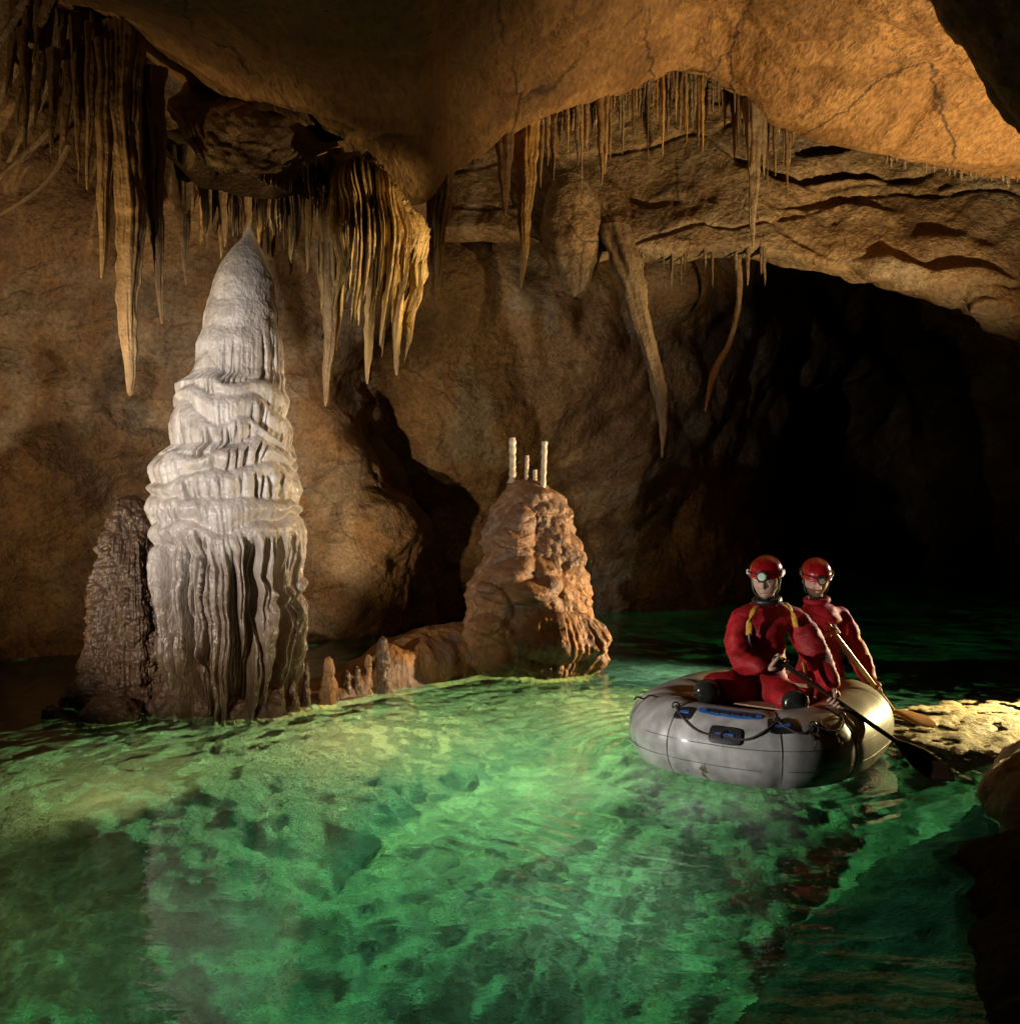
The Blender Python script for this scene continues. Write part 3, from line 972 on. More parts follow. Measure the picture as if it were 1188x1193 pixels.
# bank
nb_, nr_ = 260, 120
us = np.linspace(340, 640, nb_)
topv = np.interp(us, [340, 380, 420, 450, 500, 540, 580, 640], [810, 795, 772, 752, 736, 728, 718, 706])
botv = np.interp(us, [340, 450, 560, 640], [826, 806, 786, 780])
g = []
for a in np.linspace(-0.25, 1.15, nr_):
    row = []
    for uu, tv, bv in zip(us, topv, botv):
        f = W(uu, bv)
        h_ = pxz(tv, f[1] + 0.3)
        ang = math.pi * min(max(a, -0.1), 1.0)
        wd = 0.35 + 0.5 * h_
        y = f[1] + wd - wd * math.cos(ang) if a > 0 else f[1] - 0.12 * (a / -0.25)
        z = h_ * math.sin(ang) ** 0.6 if 0 < a < 1 else -0.5 * (abs(a) if a < 0 else (a - 1) * 3)
        xx = f[0] * (y / f[1])
        row.append([xx, y, z])
    g.append(row)
g = np.array(g)
g[..., 2] += 0.03 * fbm(g * 2.5, 3, 111)
n = -grid_normals(g)
f1, _, _ = worley(g * 5, 112)
g = g + n * (0.05 * (0.5 - f1) + 0.05 * fbm(g * 3, 4, 113) + 0.010 * fbm(g * 18, 3, 114))[..., None]
link_mesh('bank', (g - np.array(mb.location)).reshape(-1, 3), grid_faces(*g.shape[:2]), M['orange'], parent=mb)

# ---- brown stalagmites on the left
o = lathe_rock('brown_stalagmite', 132, 828,
               [(577, 136, 146), (582, 126, 155), (600, 119, 163), (625, 112, 168), (660, 103, 174), (700, 95, 182), (750, 87, 190), (790, 82, 194), (828, 80, 196), (860, 80, 196)],
               M['brownwet'], lumps=0.065, flutes=0.03, seed=7, NT=340, NZ=380, fl_zone=(600, 640), nodf=17, dpos=np.array([-3.06, 7.0, 0.0]),
               knobs=((240, 640, 0.05, 30, 60), (300, 690, 0.08, 22, 60)))
tag(o, 'dark brown rounded stalagmite left of the tall white one', 'stalagmite')
o = lathe_rock('brown_stalagmite', 180, 826,
               [(616, 180, 186), (622, 173, 193), (645, 168, 200), (680, 164, 202), (720, 162, 204), (790, 158, 206), (850, 158, 206)],
               M['brownwet'], lumps=0.05, flutes=0.02, seed=9, NT=240, NZ=240, fl_zone=(650, 700), nodf=26, dpos=np.array([-2.75, 6.95, 0.0]))
tag(o, 'narrow knobbly brown stalagmite squeezed between the dark one and the white one', 'stalagmite')

# rounded boulders and flowstone at their feet
bl = [(60, 828, 22, 17, 9, 'small rounded brown boulder farthest left at the water edge'), (92, 806, 38, 30, 11, 'large rounded boulder under the dark brown stalagmite'),
      (128, 824, 62, 30, 12, 'low wide brown boulder half in the water'), (168, 812, 36, 30, 13, 'knobbly brown boulder beneath the gap between the brown stalagmites'),
      (205, 806, 62, 46, 14, 'smooth wet brown hump left of the white stalagmite foot'), (150, 832, 30, 16, 15, 'small flat brown boulder at the water line'),
      (236, 818, 30, 30, 16, 'lumpy brown boulder under the left drips of the white stalagmite'),
      (275, 822, 44, 26, 17, 'dark lumpy boulder under the middle drips of the white stalagmite'),
      (316, 816, 34, 36, 18, 'reddish knobbly boulder under the right drips of the white stalagmite')]
for (u, v, wd, ht, sd, lab) in bl:
    base = W(u, min(v + ht * 0.5, 838) if v > 800 else v + 10)
    d = base[1]
    a, c = wd / 2 / F * d, ht / F * d
    nz_, nt_ = 70, 110
    ph = np.linspace(0.001, np.pi - 0.001, nz_)
    th = np.linspace(0, 2 * np.pi, nt_, endpoint=False)
    TH, PH = np.meshgrid(th, ph)
    dr = np.stack([np.sin(PH) * np.cos(TH), np.sin(PH) * np.sin(TH), np.cos(PH)], -1)
    q = dr * np.array([a, a * 0.85, c * 0.8])
    f1, _, _ = worley(q * 9 + sd, sd)
    q = q * (1 + 0.30 * (0.5 - f1) + 0.35 * fbm(dr * 1.8 + sd, 3, sd) + 0.04 * fbm(q * 30, 3, sd + 1))[..., None]
    q[..., 2] += c * 0.05
    o = link_mesh('boulder', q.reshape(-1, 3), grid_faces(nz_, nt_, wrap=True), M['brownwet'], loc=(base[0], base[1], 0.0))
    tag(o, lab, 'boulder', 'boulders at the foot of the stalagmites')

# ---- row of small stalagmites on the bank
small = [(322, 762, 828, 15, 'reddish small stalagmite standing under the right edge of the white one'),
         (341, 792, 828, 13, 'short stubby stalagmite just right of the white stalagmite foot'),
         (357, 772, 823, 10, 'slim dark finger stalagmite, second right of the white one'),
         (383, 765, 819, 17, 'thick grey-brown small stalagmite with a round top in the middle of the row'),
         (403, 780, 813, 12, 'short reddish knob stalagmite right of the thick one'),
         (416, 776, 811, 12, 'pointed reddish small stalagmite on the bank'),
         (429, 762, 808, 9, 'thin small stalagmite close beside the tallest of the row'),
         (446, 741, 806, 20, 'tallest grey small stalagmite at the right end of the row')]
for k, (u, vt, vb, wd, lab) in enumerate(small):
    base = W(u, vb)
    h = wd / 2
    o = lathe_rock('small_stalagmite', u, vb, [(vt, u - 1, u + 1), (vt + 4, u - h * .55, u + h * .6), (vt + 12, u - h * .8, u + h * .75),
                                               ((vt + vb) / 2, u - h * .9, u + h), (vb, u - h * 1.3, u + h * 1.25), (vb + 25, u - h * 1.5, u + h * 1.5)],
                   M['brownwet'] if k % 3 else M['orange'], lumps=0.022, seed=40 + k, NT=70, NZ=90, nodf=22, grain=0.006, squash=1.0)
    tag(o, lab, 'stalagmite', 'small stalagmites along the bank')

# ---- pale candles on top of the orange mound
cand = [(597, 509, 556, 8, 'pale straight candle stalagmite at the left on top of the orange mound'),
        (613, 530, 560, 4.5, 'short thin candle stalagmite in the middle on top of the orange mound'),
        (623, 547, 562, 5, 'tiny stub of a candle stalagmite on top of the orange mound'),
        (632, 513, 574, 6.5, 'slender white candle stalagmite at the right on top of the orange mound')]
mdb = W(622, 776)[1]
for k, (u, vt, vb, wd, lab) in enumerate(cand):
    p0 = P(u, vb, mdb - (0.0, 0.0, 0.0, 0.12)[k])
    top = pxz(vt, p0[1])
    H = top - p0[2]
    nz_, nt_ = 60, 20
    t = np.linspace(0, 1, nz_)
    rr = (wd / 2 / F * mdb) * (1 + 0.10 * np.sin(t * 38 + k) + 0.16 * noise(np.stack([t * 14, t * 0 + k, t * 0], -1), 5))
    rr = rr * np.where(t > 0.965, np.sqrt(np.clip(1 - ((t - 0.965) / 0.035) ** 2, 0.02, 1)), 1) * (1 + 0.9 * np.exp(-t * 22))
    lean = (0.0, 0.01, 0.0, 0.02)[k]
    th = np.linspace(0, 2 * np.pi, nt_, endpoint=False)
    q = np.stack([rr[:, None] * np.cos(th) + lean * t[:, None], rr[:, None] * np.sin(th), (t * (H + 0.06) - 0.06)[:, None] + 0 * th], -1)
    q[-1, :, :2] = q[-1, :, :2].mean(0)
    o = link_mesh('candle_stalagmite', q.reshape(-1, 3), grid_faces(nz_, nt_, wrap=True), M['candle'], loc=tuple(p0))
    tag(o, lab, 'stalagmite', 'pale candle stalagmites on the orange mound')


# ---- stalactites
def stalactite_mesh(L, r0, seed, lean=(0, 0), ribs=5, flat=0.8, NT=28, NZ=80, rough=0.18, power=0.8, z_up=0.12):
    t = np.linspace(0, 1, NZ)[:, None]
    th = np.linspace(0, 2 * np.pi, NT, endpoint=False)[None, :]
    C, Sn = np.cos(th), np.sin(th)
    r = r0 * ((1 - t) ** power * 0.93 + 0.07 * (t < 0.995))
    s3 = np.stack([C * 1.5 + 0 * t, Sn * 1.5 + 0 * t, t * 1.2 + 0 * C + seed], -1)
    fl = noise(s3 * np.array([1.2, 1.2, 0.6]), seed) * 0.35
    knob = noise(np.stack([C * 0.6, Sn * 0.6, 0 * C], -1) + np.stack([0 * t, 0 * t, t * L * 9.0], -1) + seed * 1.7, seed + 1)
    rib = np.abs(noise(np.stack([C * ribs * 0.42 + 0 * t, Sn * ribs * 0.42 + 0 * t, t * L * 0.8 + seed + 0 * C], -1), seed + 7)) * 1.8
    rib = np.clip(rib, 0, 1)
    r = r * (1 + 0.7 * fl + rough * knob + 0.42 * (np.sqrt(rib) - 0.7) * (1 - t) ** 0.3)
    cx = lean[0] * t ** 1.3 + 0.018 * L * noise(np.stack([t * 3, t * 0, t * 0], -1) + seed, 3)
    cyy = lean[1] * t ** 1.3
    z = -t * L + 0 * C
    q = np.stack([r * C + cx, r * Sn * flat + cyy, z], -1)
    top = q[:1].copy()
    top[..., 2] += z_up
    top[..., :2] *= 1.25
    q = np.concatenate([top, q])
    q[-1] = q[-1].mean(0)
    return q.reshape(-1, 3), grid_faces(NZ + 1, NT, wrap=True)


def stalactite(u, v0, vt, wpx, d, mat, lab, seed, ut=None, group=None, name='stalactite', **kw):
    p0 = P(u, v0, d)
    L = (vt - v0) / F * d
    lean = (((ut if ut is not None else u) - u) / F * d, 0)
    vs, fs = stalactite_mesh(L, wpx / 2 / F * d, seed, lean, **kw)
    o = link_mesh(name, vs, fs, mat, loc=tuple(p0))
    return tag(o, lab, 'stalactite', group)


D_, DB, CR = M['drape'], M['drapeb'], M['cream']
G1 = 'stalactites hanging at the left above the white stalagmite'
stalactite(146, 50, 462, 44, 6.5, DB, 'longest and widest ribbed stalactite at the left, tip beside the white stalagmite', 3, ut=152, group=G1, ribs=9, NT=90, NZ=260, power=0.55, flat=0.7)
stalactite(125, 70, 325, 26, 6.45, DB, 'ribbed stalactite joined to the left side of the longest left one', 8, ut=119, group=G1, ribs=5, NT=60, NZ=160, power=0.6)
stalactite(176, 100, 378, 34, 6.7, DB, 'second longest left stalactite with a thin curved tip, right of the widest', 5, ut=189, group=G1, ribs=7, NT=70, NZ=200, power=0.95)
stalactite(213, 190, 332, 26, 6.9, DB, 'dark tapering stalactite nearest the left side of the white stalagmite top', 6, ut=217, group=G1, ribs=5, NT=44, NZ=110, power=1.1)
stalactite(108, 30, 222, 22, 6.5, DB, 'short stalactite left of the ribbed pair', 7, ut=102, group=G1, ribs=5, NT=44, NZ=110, power=0.9)
stalactite(142, -30, 60, 12, 6.2, DB, 'small stalactite cut by the top edge above the widest one', 9, group=G1)
rs = random.Random(5)
for k in range(26):
    u = rs.uniform(8, 128)
    v0 = rs.uniform(-20, 60) + 0.35 * u
    ll_, ww_ = rs.uniform(50, 130), rs.uniform(7, 15)
    lab = '%s %s brown stalactite in the top left cluster, %s' % ('long' if ll_ > 100 else 'medium' if ll_ > 75 else 'short', 'thick' if ww_ > 11 else 'thin',
                                                               'near the picture edge' if u < 45 else 'in its middle' if u < 90 else 'next to the longest')
    stalactite(u, v0, v0 + ll_, ww_, 6.2 + rs.random() * 0.5, DB, lab, 20 + k,
               ut=u - rs.uniform(-4, 14), group='small stalactites crowded in the top left corner', NT=18, NZ=50, power=rs.uniform(0.5, 1.0))

# lip stalactites
G2 = 'stalactites along the lip of the ceiling'
stalactite(513, 196, 345, 34, 7.7, DB, 'thick dark stalactite under the ceiling lip right of the big curtain', 41, ut=505, group=G2, ribs=6, NT=54, NZ=140, power=0.75, flat=0.9)
stalactite(521, 188, 325, 12, 7.68, D_, 'pale thin stalactite fused to the right of the thick dark one', 42, ut=512, group=G2, NT=26, NZ=90)
stalactite(502, 290, 352, 6, 7.75, CR, 'needle thin pale stalactite below the thick dark one', 43, group=G2, NT=12)
stalactite(587, 150, 252, 22, 8.0, DB, 'dark stalactite with one pale edge left of the long golden one', 44, ut=588, group=G2, ribs=4, NT=36, NZ=100, power=0.7)
stalactite(614, 135, 336, 28, 8.15, D_, 'long golden stalactite with a twisted tip in the middle of the ceiling lip', 45, ut=607, group=G2, ribs=5, NT=54, NZ=170, power=0.75)
stalactite(878, 128, 290, 20, 9.3, CR, 'long pinkish stalactite standing alone at the right end of the lip', 46, ut=877, group=G2, ribs=6, NT=44, NZ=150, power=0.75)
stalactite(888, 128, 205, 12, 9.35, CR, 'short companion stalactite behind the long pinkish one', 47, ut=890, group=G2, NT=20)
stalactite(552, 178, 196, 7, 7.9, DB, 'tiny stalactite alone between the thick dark and the next dark one', 48, group=G2, NT=12, NZ=24)
G3 = 'small stalactites of the recess behind the ceiling lip'
protos = []
for k in range(10):
    vs, fs = stalactite_mesh(1.0, 0.055, 60 + k, (rs.uniform(-0.03, 0.03), 0), NT=14, NZ=60, power=rs.uniform(0.3, 0.8), ribs=3, rough=0.28, z_up=0.15)
    protos.append((vs, fs))
meshes = {}
def small_stal(u, v0, L, wpx, d, mt, k, lab, grp):
    key = (k % 10, mt.name)
    if key not in meshes:
        o = link_mesh('stalactite', protos[k % 10][0], protos[k % 10][1], mt)
        meshes[key] = o.data
    else:
        o = bpy.data.objects.new('stalactite', meshes[key])
        COL.objects.link(o)
    o.location = tuple(P(u, v0, d))
    Lw = L / F * d
    s_ = (wpx / 2 / F * d) / 0.055
    o.scale = (s_, s_, Lw)
    o.rotation_euler = (0, 0, (k * 2.4) % 6.28)
    tag(o, lab, 'stalactite', grp)
    return o

lipu = [480, 540, 640, 720, 795, 860, 905, 1000]
lipv = [233, 190, 132, 110, 84, 110, 146, 172]
lipd = [7.5, 7.8, 8.2, 8.7, 9.2, 9.3, 9.3, 9.2]
mats3 = [DB, D_, CR, DB, DB]
for k in range(84):
    u = 624 + (925 - 624) * ((k + rs.random() * 0.8) / 84.0)
    back = rs.choice([0.05, 0.25, 0.5, 0.8])
    v0 = np.interp(u, lipu, lipv) + rs.uniform(-8, 2)
    if 730 < u < 850:
        v0 = max(v0, 100) + rs.uniform(-6, 14)
    d = np.interp(u, lipu, lipd) + back
    big = rs.random() < 0.22
    L = rs.uniform(70, 125) if big else rs.uniform(22, 70)
    mi_ = rs.randrange(5)
    zone = ('beside the long golden stalactite' if u < 660 else 'on the left half of the ceiling arch' if u < 745 else 'under the peak of the ceiling arch' if u < 840
            else 'beside the long pinkish stalactite')
    lab = '%s %s stalactite %s%s' % ('long' if L > 70 else 'medium' if L > 46 else 'short', ['brown', 'golden', 'cream', 'brown', 'brown'][mi_], zone,
                                                 ', further back' if back > 0.3 else '')
    small_stal(u, v0 - 8, L, rs.uniform(5, 11) if u < 730 else rs.uniform(3, 7), d, mats3[mi_], k, lab, G3)
for k in range(14):   # crest of crust over the peak of the lip
    u = 790 + rs.uniform(-45, 70)
    v0 = np.interp(u, lipu, lipv) - 4
    small_stal(u, v0, rs.uniform(10, 30), rs.uniform(3, 5), np.interp(u, lipu, lipd) - 0.03, CR, k, 'tiny pale stalactite on the very edge of the lip, %s of its peak' % ('left' if u < 792 else 'right'),
               'tiny stalactites on the edge of the lip')
for k in range(16):
    u = 740 + rs.uniform(0, 150)
    small_stal(u, np.interp(u, [740, 770, 820, 870, 930], [286, 290, 284, 286, 296]) - 6, rs.uniform(18, 60), rs.uniform(3, 6), 10.0 + 0.1 * rs.random(), CR, k + 3,
               'thin pale stalactite under the far ledge, %s' % ('just right of the slanting drapery' if u < 800 else 'in front of the dark passage' if u > 850 else 'between drapery and dark passage'), 'thin stalactites under the far ledge')


for k in range(20):
    u = 1030 + 8.4 * k + rs.uniform(-3, 3)
    small_stal(u, np.interp(u, [1000, 1100, 1188, 1400], [172, 192, 204, 225]) - 3, rs.uniform(8, 22), rs.uniform(4, 7), np.interp(u, [1000, 1100, 1188, 1400], [9.2, 9.0, 8.7, 8.2]) + 0.02, CR, k + 1,
               'tiny pale stalactite on the right end of the ceiling lip%s' % (', at the picture edge' if u > 1110 else ''), 'tiny stalactites on the right end of the lip')

# ---- slanting draperies
def ribbon(name, path, wid, mat, lab, seed, thick=0.05, parent=None, cat='drapery', group=None, ns=120):
    """hanging blade: path of (u, v, d), width in px at each point (measured sideways)"""
    pa = catmull(np.array([P(*p) for p in path]), ns, 0)
    wd = np.interp(np.linspace(0, 1, ns), np.linspace(0, 1, len(wid)), wid)
    nt = 40
    th = np.linspace(0, 2 * np.pi, nt, endpoint=False)
    t = np.linspace(0, 1, ns)[:, None]
    dm = pa[:, 1].mean()
    r = (wd[:, None] / 2 / F * dm)
    nz = noise(np.stack([np.cos(th)[None] * 1.2 + 0 * t, np.sin(th)[None] * 1.2 + 0 * t, t * 14 + 0 * th[None]], -1) + seed, seed)
    C, Sn = np.cos(th)[None], np.sin(th)[None]
    rb = noise(np.stack([C * 2.6 + 0 * t, Sn * 2.6 + 0 * t, t * 3 + 0 * C], -1) + seed, seed + 3)
    r = r * (1 + 0.25 * nz + 0.30 * rb + 0.12 * noise(np.stack([C * 3 + 0 * t, Sn * 3 + 0 * t, t * 50 + 0 * C], -1), seed + 5))
    q = np.stack([pa[:, None, 0] + r * C, pa[:, None, 1] + np.maximum(r * 0.45, 0.012) * Sn, pa[:, None, 2] + 0 * C], -1)
    q[-1] = q[-1].mean(0)
    base = pa[0]
    o = link_mesh(name, (q - base).reshape(-1, 3), grid_faces(ns, nt, wrap=True), mat, loc=tuple(base))
    return tag(o, lab, cat, group)


ribbon('drapery', [(714, 262, 9.95), (733, 320, 9.8), (751, 390, 9.7), (767, 450, 9.7), (772, 490, 9.7), (771, 534, 9.7)], [36, 32, 20, 17, 9, 1.5], CR,
       'long slanting cream drapery ending in a spike before the rear wall', 5)
ribbon('drapery', [(858, 280, 10.2), (861, 345, 10.6), (850, 398, 11.0), (832, 432, 10.9), (821, 480, 10.9)], [7, 6, 6, 9, 2], DB, 'thin curved drapery beside the dark passage', 6)
ribbon('drapery', [(722, 285, 9.85), (725, 320, 9.8), (724, 356, 9.8)], [6, 6, 1], CR, 'tiny white spike left of the long slanting drapery', 7)
G4 = 'slanting folds of rock in the top left corner'
for k, (pth, wd) in enumerate([([(70, -30, 6.2), (40, 40, 6.3), (12, 90, 6.5), (-20, 150, 6.7)], [14, 12, 14, 10]),
                               ([(40, -20, 6.2), (18, 20, 6.3), (-5, 60, 6.4)], [10, 12, 10]),
                               ([(95, 30, 6.5), (66, 80, 6.6), (40, 130, 6.8), (10, 190, 7.0)], [8, 10, 12, 6]),
                               ([(80, 170, 7.0), (60, 205, 7.2), (30, 232, 7.3), (-10, 256, 7.4)], [8, 7, 9, 8]),
                               ([(60, 150, 7.1), (30, 180, 7.2), (-10, 215, 7.3)], [10, 12, 10])]):
    ribbon('drapery', pth, wd, DB, ['thick fold slanting down at the far top left', 'short pale fold cut off by the top left corner', 'middle slanting fold among the top left stalactites',
           'pale thin fold lowest on the left wall', 'broad dull fold above the lowest pale one on the left wall'][k], 70 + k, group=G4)


# ---- flake under the ceiling, with rings
g = []
for t in np.linspace(0, 1, 60):
    row = []
    for s in np.linspace(0, 1, 110):
        # outline of the flake: long lens from (200, 92) to (392, 172)
        uu = 196 + 198 * s
        up = np.interp(uu, [196, 215, 260, 300, 340, 370, 394], [112, 94, 93, 101, 125, 148, 165])
        dn_ = np.interp(uu, [196, 215, 240, 270, 310, 345, 375, 394], [125, 160, 192, 200, 203, 194, 178, 168])
        vv_ = up + (dn_ - up) * t
        row.append(P(uu, vv_, 7.3 - 0.55 * t - 0.18 * math.sin(math.pi * s)))
    g.append(row)
g = np.array(g)
n = grid_normals(g)
n = n * np.sign((n * (np.array([0, 0, 1.5]) - g)).sum(-1, keepdims=True))
T_, S_ = np.meshgrid(np.linspace(-1, 1, 60), np.linspace(-1, 1, 110), indexing='ij')
rad = np.sqrt(T_ ** 2 + S_ ** 2)
front = g + n * (0.0035 * np.sin(rad * 42 + 5 * fbm(g * 2.5, 3, 5)) + 0.07 * fbm(g * 3, 4, 121) + 0.012 * fbm(g * 14, 3, 122) + 0.10 * (1 - np.clip(rad, 0, 1.2)))[..., None]
backf = g - n * 0.22
edge_m = np.ones(T_.shape)
allp = np.concatenate([backf[::-1], front], 0)
o = link_mesh('rock_flake', (allp - g[30, 55]).reshape(-1, 3), grid_faces(*allp.shape[:2]), M['shelf'], loc=tuple(g[30, 55]))
tag(o, 'oval ringed rock flake under the ceiling above the white stalagmite', 'rock flake')


# ---- curtain: fringe ledge and great golden drapery
def curtain(name, ctrl, NS, NT, mat, parent, nribs, seed, hem=0.35, ribamp=0.03, thick=0.05, base=None):
    """ctrl rows top->hem of 3-D points along the curtain; ribs run down, hem is ragged"""
    g = patch(ctrl, NT, NS)
    n = grid_normals(g)
    n = n * np.sign((n * (np.array([0, 0, 1.5]) - g)).sum(-1, keepdims=True))
    s = np.linspace(0, 1, NS)[None, :]
    t = np.linspace(0, 1, NT)[:, None]
    warp = s * nribs + 0.8 * noise(np.stack([s * 4 + 0 * t, t * 1.5 + 0 * s, 0 * t + 0 * s], -1), seed)
    warp = warp + 0.42 * np.sin(warp * 2.1 + seed) + 0.25 * np.sin(warp * 5.3)
    ph = warp - np.floor(warp)
    cell = np.floor(warp)
    hgt = np.clip(1 - np.abs(2 * ph - 1), 0, 1) ** 0.8
    rnd = np.abs(np.sin(cell * 12.9898 + seed) * 43758.5453) % 1.0
    grow = sstep(0.03, 0.3, t)
    g = g + n * (ribamp * (hgt - 0.4) * grow * (0.5 + rnd) + 0.05 * noise(g * 4, seed + 1) + 0.006 * fbm(g * 30, 3, seed + 2))[..., None]
    # ragged hem: shrink column lengths per rib
    ln = 1 - hem * (1 - rnd) - 0.5 * hem * (1 - hgt) ** 0.6
    tt = t * ln
    idx = tt * (NT - 1)
    i0 = np.clip(np.floor(idx).astype(int), 0, NT - 2)
    fr = (idx - i0)[..., None]
    jj = np.arange(NS)[None, :] + 0 * i0
    front = g[i0, jj] * (1 - fr) + g[i0 + 1, jj] * fr
    nn = n[i0, jj]
    back = front - nn * thick * (1 - 0.9 * t[..., None] ** 4)
    allp = np.concatenate([back[::-1], front[:]], 0)
    # join hem: back[::-1] ends at its top row next to front's top row; the hem closes with a strip
    f = grid_faces(*allp.shape[:2])
    R2 = allp.shape[0]
    c = np.arange(NS - 1)
    strip = np.stack([c, c + 1, (R2 - 1) * NS + c + 1, (R2 - 1) * NS + c], -1)
    f = np.concatenate([f, strip])
    return link_mesh(name, (allp - base).reshape(-1, 3), f, mat, parent=parent)


cb = P(430, 190, 7.0)
cur = empty('stone_curtain', tuple(cb))
tag(cur, 'great golden ribbed stone curtain hanging from the ceiling right above the white stalagmite', 'drapery')
# jellyfish-shaped main fold: rows from crown to hem, columns round from the left over the front to the right and back
rowsC = []
spec = [  # v, left u, right u, centre d, depth radius, top v shift to the right
    (178, 400, 440, 7.0, 0.10), (184, 388, 458, 7.0, 0.28), (200, 382, 474, 7.0, 0.38), (235, 380, 488, 7.0, 0.42), (275, 382, 492, 7.0, 0.40),
    (330, 380, 484, 7.0, 0.34), (385, 378, 472, 7.0, 0.26), (440, 380, 466, 7.0, 0.20)]
angs = np.radians([150, 180, 210, 240, 270, 300, 330, 360, 390])
for i, (v, l, r, d, dr) in enumerate(spec):
    row = []
    c_, h_ = (l + r) / 2, (r - l) / 2
    for a in angs:
        x = math.cos(a)
        tilt = 52 * max(0, x) ** 1.5 * (1 if i < 3 else 0.55 if i == 3 else 0.2) + (0 if i < 4 else 0)
        row.append(P(c_ + h_ * x, v + tilt, d + dr * math.sin(a)))
    rowsC.append(row)
curtain('main_fold', np.array(rowsC), 760, 260, M['drape'], cur, 46, 3, hem=0.42, ribamp=0.06, base=cb)
# left wing ledge with fringe
wing = []
for i, (dv, dd) in enumerate([(-8, 0.35), (0, 0.0), (14, -0.10), (40, -0.10), (75, -0.02), (110, 0.06)]):
    row = []
    for u, v, d in [(222, 176, 7.5), (236, 196, 7.25), (262, 200, 7.1), (300, 206, 7.0), (335, 206, 6.95), (362, 196, 6.9), (392, 186, 6.85)]:
        row.append(P(u, v + dv, d + dd))
    wing.append(row)
curtain('wing', np.array(wing), 420, 160, M['drapeb'], cur, 26, 8, hem=0.6, ribamp=0.05, base=cb)


def child_stal(u, v0, vt, wpx, d, mat, seed, parent, ut=None, **kw):
    p0 = P(u, v0, d)
    L = (vt - v0) / F * d
    vs, fs = stalactite_mesh(L, wpx / 2 / F * d, seed, (((ut or u) - u) / F * d, 0), **kw)
    vs = vs + (p0 - np.array(parent.location))
    return link_mesh('stalactite', vs, fs, mat, parent=parent)


for k, (u, v0, vt, wd, ut, mt) in enumerate([(386, 300, 474, 18, 379, DB), (398, 290, 410, 14, 392, D_), (432, 330, 448, 16, 428, D_), (462, 320, 438, 16, 462, D_), (470, 300, 400, 10, 465, D_),
                                             (448, 300, 372, 10, 446, D_), (410, 250, 352, 12, 404, D_), (340, 270, 322, 9, 338, D_), (318, 250, 300, 10, 318, DB), (360, 250, 318, 10, 358, D_),
                                             (262, 230, 288, 12, 262, DB), (240, 210, 272, 14, 240, DB), (290, 230, 276, 10, 291, DB), (376, 240, 320, 9, 374, D_), (420, 300, 380, 8, 418, D_)]):
    child_stal(u, v0, vt, wd, 6.9 + 0.06 * (k % 3), mt, 300 + k, cur, ut=ut, NT=30, NZ=120, power=0.6, rough=0.22)
for k in range(40):
    u = rs.uniform(228, 392)
    v0 = 208 + rs.uniform(-4, 22)
    child_stal(u, v0, v0 + rs.uniform(30, 85), rs.uniform(4, 9), 7.0 + rs.uniform(-0.05, 0.35), [DB, DB, D_][k % 3], 400 + k, cur, NT=10, NZ=40, power=0.5)

# ---- rounded rock pendant under the far dome
o = lathe_rock('rock_pendant', 662, 300, [(208, 645, 685), (236, 634, 698), (262, 630, 703), (285, 632, 702), (305, 640, 698), (318, 650, 694), (330, 656, 690), (342, 660, 684), (348, 668, 676)],
               M['ceil2'], lumps=0.05, seed=55, NT=200, NZ=180, dpos=P(662, 300, 10.08), nodf=3, grain=0.006)
tag(o, 'rounded cream pendant of rock hanging under the far dome', 'rock pendant')

# ---- dark rock in the right foreground, rising out of the water
nt_, nz_ = 260, 160
th = np.linspace(0, 2 * np.pi, nt_, endpoint=False)
t = np.linspace(0, 1, nz_)
TH, T_ = np.meshgrid(th, t)
hgt_ = 1.05 * (1 - T_ ** 1.6) - 0.5 * T_
R_ = 0.12 + 1.05 * T_ ** 0.85
q = np.stack([R_ * np.cos(TH), R_ * 1.5 * np.sin(TH), hgt_], -1)
f1, f2, _ = worley(q * 1.8, 131)
nn_ = np.stack([np.cos(TH), np.sin(TH), 0.6 + 0 * TH], -1)
q = q + nn_ * (0.16 * (0.5 - f1) + 0.12 * fbm(q * 1.5, 4, 132) + 0.02 * fbm(q * 8, 4, 133))[..., None]
o = link_mesh('shore_rock', q.reshape(-1, 3), grid_faces(nz_, nt_, wrap=True), M['wall'], loc=(3.12, 4.08, -0.36))
tag(o, 'dark brown rock rising from the water at the right edge', 'rock')


# =================================================================== RAFT
def rubber():
    b = NB('grey_raft_rubber')
    n1 = b.noise(5, 6, 0.6)
    n2 = b.noise(28, 5, 0.7, stretch=((1, 1, 0.3), (0, 0, 0)))
    col = b.ramp(n1.outputs[0], [(0.35, (0.30, 0.295, 0.285)), (0.65, (0.46, 0.455, 0.44))])
    col = b.mix(0.35, col, b.ramp(n2.outputs[0], [(0.4, (0.75, 0.73, 0.7)), (0.6, (1.1, 1.1, 1.1))]), 'MULTIPLY')
    sep = b.n('ShaderNodeSeparateXYZ')
    b.l(b.tc.outputs['Object'], sep.inputs[0])
    # mud smears low on the tube
    lo = b.n('ShaderNodeMapRange')
    lo.inputs[1].default_value = 0.17
    lo.inputs[2].default_value = 0.06
    b.l(sep.outputs[2], lo.inputs[0])
    m = b.noise(4.5, 6, 0.65)
    msk = b.math('MULTIPLY', b.ramp(m.outputs[0], [(0.60, (0, 0, 0)), (0.63, (1, 1, 1))]), lo.outputs[0])
    col = b.mix(msk, col, (0.12, 0.08, 0.045))
    b.l(col, b.b.inputs['Base Color'])
    b.b.inputs['Roughness'].default_value = 0.42
    b.b.inputs['Coat Weight'].default_value = 0.22
    b.b.inputs['Coat Roughness'].default_value = 0.12
    h = b.bump(n1.outputs[0], 0.25, 0.02)
    h = b.bump(n2.outputs[0], 0.12, 0.004, h)
    b.l(h, b.b.inputs['Normal'])
    return b.m


